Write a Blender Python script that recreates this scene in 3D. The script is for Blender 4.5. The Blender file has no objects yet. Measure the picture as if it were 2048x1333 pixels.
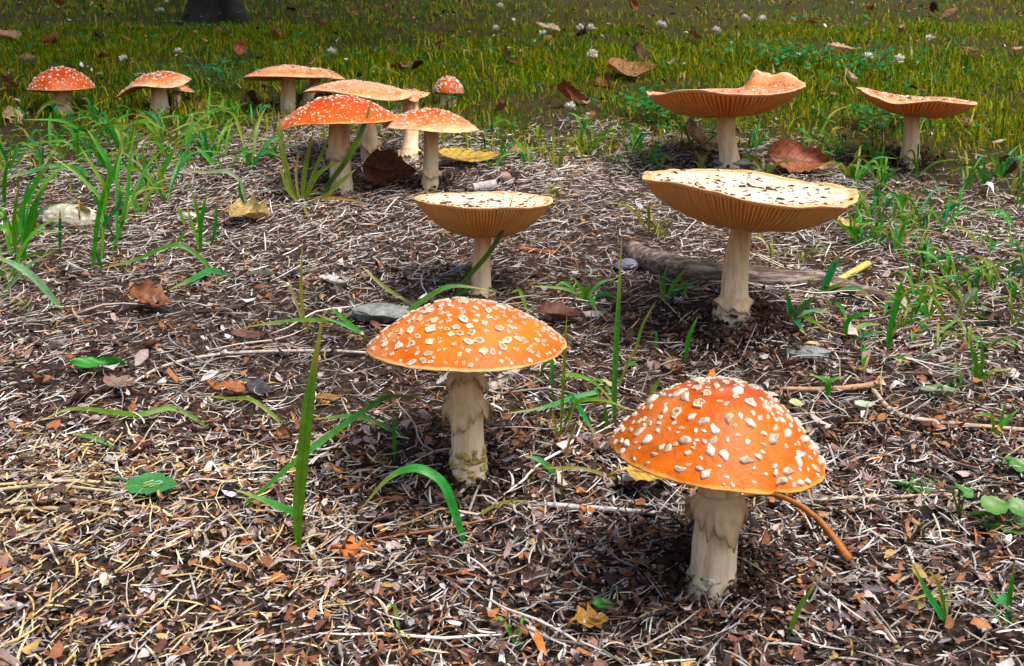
import bpy, math, random
import numpy as np
from mathutils import Vector, Matrix, Euler

rng = np.random.default_rng(11)
random.seed(11)
R = math.radians
scene = bpy.context.scene
col = scene.collection

# ------------------------------------------------------------------ camera
W, H, F = 2048.0, 1333.0, 2100.0           # the photograph's pixels, focal length in them
HORIZON = 190.0                            # eye level in the photograph
CAM_H = 0.45
PITCH = math.atan((H / 2 - HORIZON) / F)
cd = bpy.data.cameras.new('camera')
cam = bpy.data.objects.new('camera', cd); col.objects.link(cam)
cam.location = (0, 0, CAM_H)
cam.rotation_euler = (math.pi / 2 - PITCH, 0, 0)
cd.sensor_width = 36; cd.lens = 36 * F / W
cd.clip_start = 0.02; cd.clip_end = 300
cd.dof.use_dof = True; cd.dof.focus_distance = 0.92; cd.dof.aperture_fstop = 40
scene.camera = cam

# ------------------------------------------------------------------ light
SUN_EL, SUN_AZ = R(64), R(128)             # azimuth clockwise from +Y: high, from the right and the camera's side, softened by thin cloud
world = bpy.data.worlds.new('World'); scene.world = world
world.use_nodes = True
wn = world.node_tree
bg = wn.nodes['Background']
sky = wn.nodes.new('ShaderNodeTexSky'); sky.sky_type = 'NISHITA'; sky.sun_disc = False
sky.sun_elevation = SUN_EL; sky.sun_rotation = SUN_AZ
wn.links.new(sky.outputs[0], bg.inputs[0]); bg.inputs[1].default_value = 0.15; sky.dust_density = 6.0; sky.ozone_density = 0.3
sd = bpy.data.lights.new('sun', 'SUN'); sd.energy = 3.0; sd.angle = R(24); sd.color = (1, 0.95, 0.87)
sun = bpy.data.objects.new('sun', sd); col.objects.link(sun)
tosun = Vector((math.sin(SUN_AZ) * math.cos(SUN_EL), math.cos(SUN_AZ) * math.cos(SUN_EL), math.sin(SUN_EL)))
sun.rotation_euler = tosun.to_track_quat('Z', 'Y').to_euler()
sun.location = tosun * 6
vs = scene.view_settings
vs.view_transform = 'Standard'; vs.look = 'None'; vs.exposure = 0.5; vs.gamma = 1; vs.use_curve_mapping = False
scene.cycles.max_bounces = 6; scene.cycles.diffuse_bounces = 3; scene.cycles.transmission_bounces = 4
scene.cycles.use_denoising = True

# ------------------------------------------------------------------ ground shape and pixel helpers
SLOPE = math.tan(R(11.9))
MOUNDS = []                                # (x, y, radius, height)
def gz(x, y):
    x = np.asarray(x, float); y = np.asarray(y, float)
    z = SLOPE * y
    z = z + 0.005 * np.sin(7.1 * x + 1.3) * np.sin(5.7 * y + .4) + 0.003 * np.sin(17 * x + 9 * y) + 0.002 * np.sin(31 * x - 27 * y + 2)
    for mx, my, r, h in MOUNDS:
        z = z + h * np.exp(-((x - mx) ** 2 + (y - my) ** 2) / (r * r))
    return z
fwd = np.array([0, math.cos(PITCH), -math.sin(PITCH)]); upv = np.array([0, math.sin(PITCH), math.cos(PITCH)])
C0 = np.array([0, 0, CAM_H])
def ray(px, py):
    return fwd + np.array([1, 0, 0]) * (px - W / 2) / F + upv * (H / 2 - py) / F
def at(px, py, Y):
    d = ray(px, py); return C0 + d * (Y / d[1])
def gp(px, py):                             # the ground point seen at a pixel
    d = ray(px, py); a, b = 0.15, 40.0
    for _ in range(60):
        m = (a + b) / 2; p = C0 + d * m
        if p[2] > gz(p[0], p[1]): a = m
        else: b = m
    return C0 + d * (a + b) / 2
def depth(p): return float(np.dot(np.asarray(p) - C0, fwd))
def mpp(p): return depth(p) / F             # metres in one pixel at that point
def topix(x, y, z):
    v = np.stack([x, y, z - CAM_H], -1)
    d = v @ fwd
    return W / 2 + F * v[..., 0] / d, H / 2 - F * (v @ upv) / d

def lin(*c):
    if len(c) == 1: c = c[0]
    return tuple(((v / 255) / 12.92 if v / 255 <= .04045 else ((v / 255 + .055) / 1.055) ** 2.4) for v in c)

# ------------------------------------------------------------------ mesh helpers
def mesh(name, V, F_, cols=None, smooth=True, attrs=None):
    V = np.asarray(V, np.float32)
    me = bpy.data.meshes.new(name)
    if isinstance(F_, np.ndarray):
        n, k = F_.shape
        me.vertices.add(len(V)); me.vertices.foreach_set('co', V.ravel())
        me.loops.add(n * k); me.loops.foreach_set('vertex_index', F_.ravel().astype(np.int32))
        me.polygons.add(n); me.polygons.foreach_set('loop_start', np.arange(0, n * k, k, dtype=np.int32))
        me.update(calc_edges=True)
    else:
        me.from_pydata(V.tolist(), [], F_)
    if smooth:
        me.polygons.foreach_set('use_smooth', np.ones(len(me.polygons), bool))
    if cols is not None:
        c = np.ones((len(V), 4), np.float32); c[:, :3] = cols
        at_ = me.attributes.new('col', 'FLOAT_COLOR', 'POINT'); at_.data.foreach_set('color', c.ravel())
    for k_, a in (attrs or {}).items():
        at_ = me.attributes.new(k_, 'FLOAT', 'POINT'); at_.data.foreach_set('value', np.asarray(a, np.float32))
    return me
def obj(name, me, mat=None, parent=None, loc=None):
    o = bpy.data.objects.new(name, me); col.objects.link(o)
    if mat is not None and me is not None and not len(me.materials): me.materials.append(mat)
    if parent is not None: o.parent = parent
    if loc is not None: o.location = loc
    return o
def tag(o, label, cat, group=None, kind=None):
    o['label'] = label; o['category'] = cat
    if group: o['group'] = group
    if kind: o['kind'] = kind
    return o
def thing(name, label, cat, loc, group=None):
    o = bpy.data.objects.new(name, None); col.objects.link(o); o.location = loc
    o.empty_display_size = 0.02
    return tag(o, label, cat, group)
def grid_faces(nu, nv, wrap=False):
    i = np.arange(nu - 1)[:, None]; j = np.arange(nv if wrap else nv - 1)[None]
    j2 = (j + 1) % nv
    return np.stack([(i * nv + j).ravel() if False else (i * nv + j + 0 * j2).ravel(), (i * nv + j2).ravel(), ((i + 1) * nv + j2).ravel(), ((i + 1) * nv + j).ravel()], 1)
def catmull(P, n):
    P = np.asarray(P, float)
    if len(P) == 2: return P[0] + (P[1] - P[0]) * np.linspace(0, 1, n)[:, None]
    Q = np.vstack([2 * P[0] - P[1], P, 2 * P[-1] - P[-2]])
    out = []
    for s in np.linspace(0, len(P) - 1 - 1e-6, n):
        k = int(s); t = s - k; a, b, c, d = Q[k:k + 4]
        out.append(.5 * (2 * b + (c - a) * t + (2 * a - 5 * b + 4 * c - d) * t * t + (3 * b - a - 3 * c + d) * t ** 3))
    return np.array(out)
def nrm(v): v = np.asarray(v, float); return v / (np.linalg.norm(v, axis=-1, keepdims=True) + 1e-12)
def tube(P, rad, n=8, rough=0, squash=1.0, caps=True):
    P = np.asarray(P, float); m = len(P); rad = np.broadcast_to(rad, (m,))
    T = nrm(np.gradient(P, axis=0))
    ref = np.array([0, 0, 1.]) if abs(T[m // 2][2]) < .8 else np.array([0, 1., 0])
    S = nrm(np.cross(T, ref)); U = np.cross(S, T)
    a = np.linspace(0, 2 * math.pi, n, endpoint=False)
    prof = 1 + rough * rng.normal(size=n)
    V = P[:, None] + (S[:, None] * np.cos(a)[None, :, None] + U[:, None] * np.sin(a)[None, :, None] * squash) * (rad[:, None] * prof[None] * (1 + rough * .5 * rng.normal(size=(m, n))))[..., None]
    V = V.reshape(-1, 3); Fc = grid_faces(m, n, True).tolist()
    if caps: Fc += [list(range(n))[::-1], list(range((m - 1) * n, m * n))]
    return V, Fc
# cheap smooth noise on arrays
_ph = rng.uniform(0, 6.28, (6, 12)); _dr = nrm(rng.normal(size=(12, 3)))
def snoise(P, f, k=0):
    P = np.asarray(P, float); s = 0
    for i in range(12): s = s + np.sin((P @ _dr[i]) * f * (0.6 + .13 * i) + _ph[k % 6, i])
    return s / 4.0

# ------------------------------------------------------------------ materials
def new_mat(name):
    m = bpy.data.materials.new(name); m.use_nodes = True
    nt = m.node_tree; return m, nt, nt.nodes['Principled BSDF'], nt.nodes['Material Output']
def noise_node(nt, scale, detail=4, rough=.6, coord='Object', stretch=None):
    tc = nt.nodes.new('ShaderNodeTexCoord'); n = nt.nodes.new('ShaderNodeTexNoise')
    n.inputs['Scale'].default_value = scale; n.inputs['Detail'].default_value = detail; n.inputs['Roughness'].default_value = rough
    if stretch:
        mp = nt.nodes.new('ShaderNodeMapping'); mp.inputs['Scale'].default_value = stretch
        nt.links.new(tc.outputs[coord], mp.inputs[0]); nt.links.new(mp.outputs[0], n.inputs[0])
    else: nt.links.new(tc.outputs[coord], n.inputs[0])
    return n
def ramp(nt, stops, src):
    r = nt.nodes.new('ShaderNodeValToRGB'); e = r.color_ramp.elements
    while len(e) < len(stops): e.new(.5)
    for k, (p, c) in enumerate(stops): e[k].position = p; e[k].color = (*c, 1)
    nt.links.new(src, r.inputs[0]); return r
def mixc(nt, fac, a, b, mode='MIX'):
    m = nt.nodes.new('ShaderNodeMix'); m.data_type = 'RGBA'; m.blend_type = mode
    for s, v in ((m.inputs[0], fac), (m.inputs[6], a), (m.inputs[7], b)):
        if isinstance(v, (int, float)): s.default_value = v
        elif isinstance(v, tuple): s.default_value = (*v, 1)
        else: nt.links.new(v, s)
    return m.outputs[2]
def bump(nt, b, src, strength, dist):
    n = nt.nodes.new('ShaderNodeBump'); n.inputs['Strength'].default_value = strength; n.inputs['Distance'].default_value = dist
    nt.links.new(src, n.inputs['Height']); nt.links.new(n.outputs[0], b.inputs['Normal'])
def attr(nt, name):
    a = nt.nodes.new('ShaderNodeAttribute'); a.attribute_name = name; return a
def attr_mat(name, rough=.8, spec=.3, trans=0.0, nscale=180, namt=.35, objcol=False, nstretch=None, bumpd=0.0006, veins=None, tips=False):
    """colour from the piece's own 'col' attribute (or the object's colour), broken up by fine noise"""
    m, nt, b, out = new_mat(name)
    if objcol: src = nt.nodes.new('ShaderNodeObjectInfo').outputs['Color']
    else: src = attr(nt, 'col').outputs['Color']
    n = noise_node(nt, nscale, 4, .65, stretch=nstretch)
    rp = ramp(nt, [(.3, (1 - namt,) * 3), (.7, (1 + namt * .0,) * 3)], n.outputs[0])
    c = mixc(nt, 1.0, src, rp.outputs[0], 'MULTIPLY')
    nt.links.new(c, b.inputs['Base Color'])
    b.inputs['Roughness'].default_value = rough; b.inputs['Specular IOR Level'].default_value = spec
    bump(nt, b, n.outputs[0], .5, bumpd)
    if veins:
        def mth(op, a_, b_=None):
            k = nt.nodes.new('ShaderNodeMath'); k.operation = op
            for i_, v_ in ((0, a_), (1, b_)):
                if v_ is None: continue
                if isinstance(v_, (int, float)): k.inputs[i_].default_value = v_
                else: nt.links.new(v_, k.inputs[i_])
            return k.outputs[0]
        at_ = mth('ABSOLUTE', attr(nt, 't').outputs['Fac']); s_ = attr(nt, 's').outputs['Fac']
        mid = mth('LESS_THAN', at_, veins[0])
        if veins[1]:
            side = mth('LESS_THAN', mth('PINGPONG', mth('SUBTRACT', mth('MULTIPLY', s_, veins[1]), mth('MULTIPLY', at_, 1.5)), .5), .07)
            mid = mth('MAXIMUM', mid, side)
        c = mixc(nt, mth('MULTIPLY', mid, veins[2]), c, veins[3], 'MULTIPLY' if max(veins[3]) <= 1 else 'MIX'); nt.links.new(c, b.inputs['Base Color'])
    if tips:
        c = mixc(nt, ramp(nt, [(.72, (0, 0, 0)), (1, (.85,) * 3)], attr(nt, 's').outputs['Fac']).outputs[0], c, (.42, .33, .06)); nt.links.new(c, b.inputs['Base Color'])
    if trans:
        t = nt.nodes.new('ShaderNodeBsdfTranslucent'); nt.links.new(c, t.inputs[0])
        mx = nt.nodes.new('ShaderNodeMixShader'); mx.inputs[0].default_value = trans
        nt.links.new(b.outputs[0], mx.inputs[1]); nt.links.new(t.outputs[0], mx.inputs[2]); nt.links.new(mx.outputs[0], out.inputs[0])
    return m

M = {}
M['litter'] = attr_mat('litter', .8, .25, 0, 250, .45)
M['grass'] = attr_mat('grass', .6, .06, .4, 120, .25)
M['blade'] = attr_mat('grass_blade', .42, .3, .35, 160, .45, objcol=True, veins=(.16, 0, .6, (.55, .7, .4)), tips=True)
M['leaf'] = attr_mat('dead_leaf', .6, .35, .15, 140, .65, objcol=True, bumpd=.0016, veins=(.07, 7, .8, (.45, .38, .34)))
M['green_leaf'] = attr_mat('green_leaf', .4, .45, .25, 90, .35, objcol=True, veins=(.06, 7, .5, (.55, .75, .4)))
M['stalk'] = attr_mat('dry_stalk', .7, .3, 0, 150, .5, objcol=True)
M['stone'] = attr_mat('stone', .9, .2, 0, 130, .65, objcol=True, bumpd=.006)
M['soil'] = attr_mat('soil', .95, .1, 0, 200, .5)
M['wart'] = attr_mat('wart', .8, .15, 0, 420, .6, bumpd=.0012)
M['flower'] = attr_mat('clover_flower', .7, .2, .2, 300, .2)

def stem_mat(name, hi, lo):
    m, nt, b, out = new_mat(name)
    n = noise_node(nt, 130, 6, .7, stretch=(1, 1, .16))
    v = attr(nt, 'v')
    g = ramp(nt, [(0, lo), (.35, hi), (.7, (hi[0] * .96, hi[1] * .80, hi[2] * .62)), (1, (hi[0] * .9, hi[1] * .60, hi[2] * .34))], v.outputs['Fac'])  # warm darker stem top: cap shade and glow painted into the colour
    rp = ramp(nt, [(.33, (.66, .55, .42)), (.56, (1, 1, 1))], n.outputs[0])
    nt.links.new(mixc(nt, 1.0, g.outputs[0], rp.outputs[0], 'MULTIPLY'), b.inputs['Base Color'])
    b.inputs['Roughness'].default_value = .7; b.inputs['Specular IOR Level'].default_value = .25
    b.inputs['Subsurface Weight'].default_value = .25; b.inputs['Subsurface Radius'].default_value = (1, .6, .35); b.inputs['Subsurface Scale'].default_value = .004
    bump(nt, b, n.outputs[0], .6, .0016)
    return m
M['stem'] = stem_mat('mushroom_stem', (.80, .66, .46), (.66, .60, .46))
def cap_mat(name, stops, rough=.38, patch=None, patch_amt=.4, nscale=35):
    m, nt, b, out = new_mat(name)
    u = attr(nt, 'u'); n = noise_node(nt, nscale, 5, .6)
    ad = nt.nodes.new('ShaderNodeMath'); ad.operation = 'MULTIPLY_ADD'; ad.inputs[1].default_value = .08; 
    nt.links.new(n.outputs[0], ad.inputs[0]); 
    sb = nt.nodes.new('ShaderNodeMath'); sb.operation = 'SUBTRACT'; sb.inputs[1].default_value = .04
    nt.links.new(u.outputs['Fac'], sb.inputs[0]); nt.links.new(sb.outputs[0], ad.inputs[2])
    g = ramp(nt, stops, ad.outputs[0]).outputs[0]
    if patch:
        n3 = noise_node(nt, nscale * 1.3, 6, .7)
        f = ramp(nt, [(.52, (0, 0, 0)), (.68, (patch_amt,) * 3)], n3.outputs[0])
        g = mixc(nt, f.outputs[0], g, patch)
    n4 = noise_node(nt, 55, 7, .7); g = mixc(nt, 1.0, g, ramp(nt, [(.32, (.66, .60, .55)), (.58, (1, 1, 1)), (.8, (1, 1, 1))], n4.outputs[0]).outputs[0], 'MULTIPLY')
    n5 = noise_node(nt, 330, 2, .5); g = mixc(nt, ramp(nt, [(.69, (0, 0, 0)), (.73, (.8,) * 3)], n5.outputs[0]).outputs[0], g, (.10, .045, .02))
    n6 = noise_node(nt, 24, 3, .5); g = mixc(nt, ramp(nt, [(.52, (0, 0, 0)), (.75, (.35,) * 3)], n6.outputs[0]).outputs[0], g, (.86, .50, .22))
    nt.links.new(g, b.inputs['Base Color'])
    nt.links.new(ramp(nt, [(.3, (rough - .04,) * 3), (.7, (rough + .22,) * 3)], n4.outputs[0]).outputs[0], b.inputs['Roughness']); b.inputs['Specular IOR Level'].default_value = .24
    b.inputs['Subsurface Weight'].default_value = .06; b.inputs['Subsurface Radius'].default_value = (1, .4, .1); b.inputs['Subsurface Scale'].default_value = .003
    n2 = noise_node(nt, 260, 4, .6); bump(nt, b, n2.outputs[0], .5, .0012)
    t = nt.nodes.new('ShaderNodeBsdfTranslucent'); nt.links.new(g, t.inputs[0])
    mx = nt.nodes.new('ShaderNodeMixShader'); mx.inputs[0].default_value = .18
    nt.links.new(b.outputs[0], mx.inputs[1]); nt.links.new(t.outputs[0], mx.inputs[2]); nt.links.new(mx.outputs[0], out.inputs[0])
    return m
OR, RD, YL = (.80, .175, .008), (.62, .062, .010), (.85, .33, .02)
M['cap_orange'] = cap_mat('cap_orange', [(0, (.24, .065, .035)), (.16, (.40, .07, .016)), (.34, (.56, .085, .006)), (.58, (.66, .130, .002)), (.98, (.68, .145, .002)), (1.0, (.82, .40, .08))], .34)
M['cap_pale_orange'] = cap_mat('cap_pale_orange', [(0, (.54, .085, .010)), (.4, (.68, .15, .010)), (.75, (.74, .18, .008)), (.98, (.68, .13, .002)), (1.0, (.84, .50, .20))], .36)
M['cap_red'] = cap_mat('cap_red', [(0, (.48, .042, .002)), (.55, (.56, .062, .001)), (.98, (.66, .11, .002)), (1.0, (.82, .36, .10))], .38)
M['cap_cream'] = cap_mat('cap_cream', [(0, (.82, .74, .62)), (.5, (.88, .80, .66)), (.88, (.88, .72, .52)), (.945, (.80, .32, .08)), (.99, (.84, .52, .24))], .5, (.82, .47, .20), .75)
M['cap_salmon'] = cap_mat('cap_salmon', [(0, (.72, .24, .11)), (.5, (.80, .36, .20)), (.84, (.76, .24, .07)), (.985, (.84, .50, .28))], .45, (.60, .10, .015), .8)
M['cap_blotched'] = cap_mat('cap_blotched', [(0, (.48, .04, .002)), (.45, (.60, .075, .003)), (.78, (.78, .24, .06)), (.985, (.86, .60, .36))], .45, (.60, .07, .002), .85)
M['gills'] = attr_mat('gills', .75, .2, .35, 60, .2)
M['skirt'] = attr_mat('skirt', .7, .25, .2, 120, .3)

# landmarks by which loose things are told apart
LAND = [(p_, gp(*q_)) for p_, q_ in (('the domed orange mushroom', (1420, 1172)), ('the mushroom with the torn skirt', (938, 960)), ('the large cream mushroom', (1462, 642)), ('the cream bowl shaped mushroom', (962, 592)),
    ('the crowded mushroom cluster', (760, 370)), ('the pale angular stone', (145, 448)), ('the flat grey stone', (760, 640)), ('the slate grey stone', (1618, 716)), ('the broken end of the branch', (1260, 540)), ('the thin end of the branch', (1790, 605)),
    ('the bitten green leaf', (308, 998)), ('the broad upright blade', (597, 1108)), ('the orange brown twig', (1640, 1100)), ('the clover patch', (2000, 1065)), ('the twin forked shoot', (1895, 1255)), ('the fresh green folded leaf', (198, 750)), ('the bright orange brown leaf', (715, 1130)),
    ('the golden straw bundle', (100, 1000)), ('the bent peaked blade', (350, 530)), ('the tall thin grass stalk', (1229, 858)), ('the small dark green leaf', (1205, 1240)), ('the round black berry', (592, 556)), ('the rust brown leaf remains', (300, 625)), ('the long pale straw', (1860, 850)),
    ('the curled cap mushroom', (1462, 336)), ('the tilted mushroom', (1815, 326)), ('the dark tree', (432, 60)), ('the domed mushroom in the grass', (127, 226)), ('the misshapen mushroom', (318, 226)), ('the flat pale mushroom', (576, 226)), ('the red button mushroom', (897, 212)), ('the big curled red brown leaf', (1138, 212)),
    ('the crisp tan leaf on the lawn', (1685, 122)), ('the dark folded leaf', (1284, 125)), ('the small green sprout', (1035, 1296)), ('the lone slanting blade', (1573, 1280)), ('the forked tuft', (401, 508)), ('the mauve brown leaf', (1998, 656)), ('the three bladed sprout', (1986, 882)))]
def near(x, y):
    return min(LAND, key=lambda l: (l[1][0] - x) ** 2 + (l[1][1] - y) ** 2)[0]
def cname(c):
    r_, g_, b_ = c; m_ = max(c)
    if m_ < .07: return 'blackish'
    if b_ > .8 * r_: return 'pale grey' if m_ > .35 else 'grey'
    if m_ < .16: return 'dark brown'
    if r_ > 2.4 * g_: return 'orange' if m_ > .4 else 'rusty'
    if m_ > .45: return 'pale cream' if b_ > .6 * r_ else 'golden'
    return 'tan' if m_ > .3 else 'brown'
# ------------------------------------------------------------------ where the litter gives way to lawn (ground points)
EDGE = [gp(*p) for p in ((-500, 285), (0, 285), (250, 278), (470, 268), (600, 240), (860, 232), (1000, 258), (1150, 262), (1300, 285), (1500, 300), (1700, 318), (1900, 345), (2100, 370), (2600, 380))]
EX = np.array([e[0] for e in EDGE]); EY = np.array([e[1] for e in EDGE])
o_ = np.argsort(EX); EX, EY = EX[o_], EY[o_]
def lawn(x, y):                             # below 0: litter, above: lawn, in metres past the edge
    return y - np.interp(x, EX, EY) + .05 * np.sin(9 * x + 2) + .04 * np.sin(23 * x + 11 * y)

# ================================================================== MUSHROOM POSITIONS (soil mounds first, they shape the ground)
SP = []
for bx, by, r, h in ((1420, 1165, .045, .006), (937, 962, .035, .005), (1465, 645, .07, .012), (1800, 325, .05, .008)):
    p = gp(bx, by); SP.append((p[0], p[1], r, h))
MOUNDS += SP

# ------------------------------------------------------------------ ground sheet
def axis(lo, hi, step, far):
    a = list(np.arange(lo, hi, step)); s = step
    while a[-1] < far[1]: s *= 1.25; a.append(a[-1] + s)
    s = step
    while a[0] > far[0]: s *= 1.25; a.insert(0, a[0] - s)
    return np.array(a)
gx = axis(-1.6, 1.6, .014, (-45, 45)); gy = axis(.2, 2.4, .014, (-25, 70))
XX, YY = np.meshgrid(gx, gy, indexing='ij')
fine = np.exp(-np.maximum(0, np.abs(XX) - 1.5) * 3) * np.exp(-np.maximum(0, YY - 2.4) * 3)
ZZ = gz(XX, YY) + rng.normal(size=XX.shape) * .0016 * fine
lw = 1 / (1 + np.exp(-lawn(XX, YY) * 18))
gme = mesh('ground', np.stack([XX, YY, ZZ], -1).reshape(-1, 3), grid_faces(len(gx), len(gy)), attrs={'lawn': lw.ravel()})
m, nt, b, out = new_mat('ground_soil')
n = noise_node(nt, 210, 9, .8); n2 = noise_node(nt, 9, 6, .65)
litterc = ramp(nt, [(.36, (.010, .007, .006)), (.5, (.04, .026, .020)), (.6, (.13, .09, .07)), (.7, (.32, .26, .22))], n.outputs[0])
lawnc = ramp(nt, [(.3, (.012, .011, .004)), (.52, (.04, .035, .008)), (.72, (.14, .10, .04))], n.outputs[0])
mm = mixc(nt, attr(nt, 'lawn').outputs['Fac'], litterc.outputs[0], lawnc.outputs[0])
nt.links.new(mm, b.inputs['Base Color']); b.inputs['Roughness'].default_value = .95; b.inputs['Specular IOR Level'].default_value = .1
bump(nt, b, n.outputs[0], .9, .006); M['ground'] = m
g = obj('ground', gme, M['ground']); g['kind'] = 'structure'
g['label'] = 'brown soil slope under the litter and the lawn'; g['category'] = 'ground'

# ================================================================== MUSHROOMS
def wart_mesh(kind, seed):
    r = np.random.default_rng(seed); n = 8
    a = np.linspace(0, 2 * math.pi, n, endpoint=False) + r.uniform(-.25, .25, n)
    rad = r.uniform(.62, 1.25, n); el = r.uniform(.72, 1.38)
    def ring(k, z, zj): return np.stack([np.cos(a) * rad * k * el, np.sin(a) * rad * k / el, z + r.uniform(-zj, zj, n)], 1)
    white, cream, tan, dark = np.array([.86, .80, .70]), np.array([.80, .68, .50]), np.array([.42, .27, .15]), np.array([.09, .05, .03])
    if kind == 'lump':
        V = np.vstack([ring(1.04, -.25, .03), ring(.98, .22, .08), ring(.60, .50, .16), [[r.uniform(-.25, .25), r.uniform(-.25, .25), .52 + r.uniform(-.25, .2)]]])
        C = np.vstack([np.tile(cream, (n, 1)), np.tile(white, (n, 1)), np.tile(white if seed % 3 else cream * .9, (n, 1)), [white if seed % 3 else tan]])
    elif kind == 'cup':
        V = np.vstack([ring(1.0, -.25, .03), ring(1.0, .28, .10), ring(.55, .36, .10), [[0, 0, .12 + r.uniform(-.05, .25)]]])
        C = np.vstack([np.tile(cream * .9, (n, 1)), np.tile(white, (n, 1)), np.tile(cream if seed % 2 else tan * 1.3, (n, 1)), [tan if seed % 3 else cream]])
    else:                                    # thin flake; shade on its lifted edge and sides is painted dark brown
        lift = .08 + .50 * np.maximum(0, np.cos(a - r.uniform(0, 6.28)))
        r1 = ring(1.02, 0, .02); r1[:, 2] += lift
        r2 = ring(.93, 0, .02); r2[:, 2] += lift * .75
        V = np.vstack([ring(.9, -.3, .02), r1, r2, [[0, 0, .10]]])
        C = np.vstack([np.tile(dark, (n, 1)), np.tile(dark * 3.0, (n, 1)), np.tile(white, (n, 1)), [white]])
    F_ = []
    for L in range(2):
        for i in range(n):
            j = (i + 1) % n; F_ += [[L * n + i, L * n + j, (L + 1) * n + j, (L + 1) * n + i]]
    F_ += [[2 * n + i, 2 * n + (i + 1) % n, 3 * n] for i in range(n)]
    return V, F_, C
WV = {k: [wart_mesh(k, s + 10 * q) for s in range(7)] for q, k in enumerate(('lump', 'cup', 'flake'))}
WM = {k: [] for k in WV}
for k in WV:
    for V, F_, C in WV[k]:
        me = mesh('wart', V, F_, C, smooth=(k == 'lump')); me.materials.append(M['wart']); WM[k].append(me)

def rot(tx, ty): return np.array(Matrix.Rotation(R(ty), 3, 'Y') @ Matrix.Rotation(R(tx), 3, 'X'))

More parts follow.
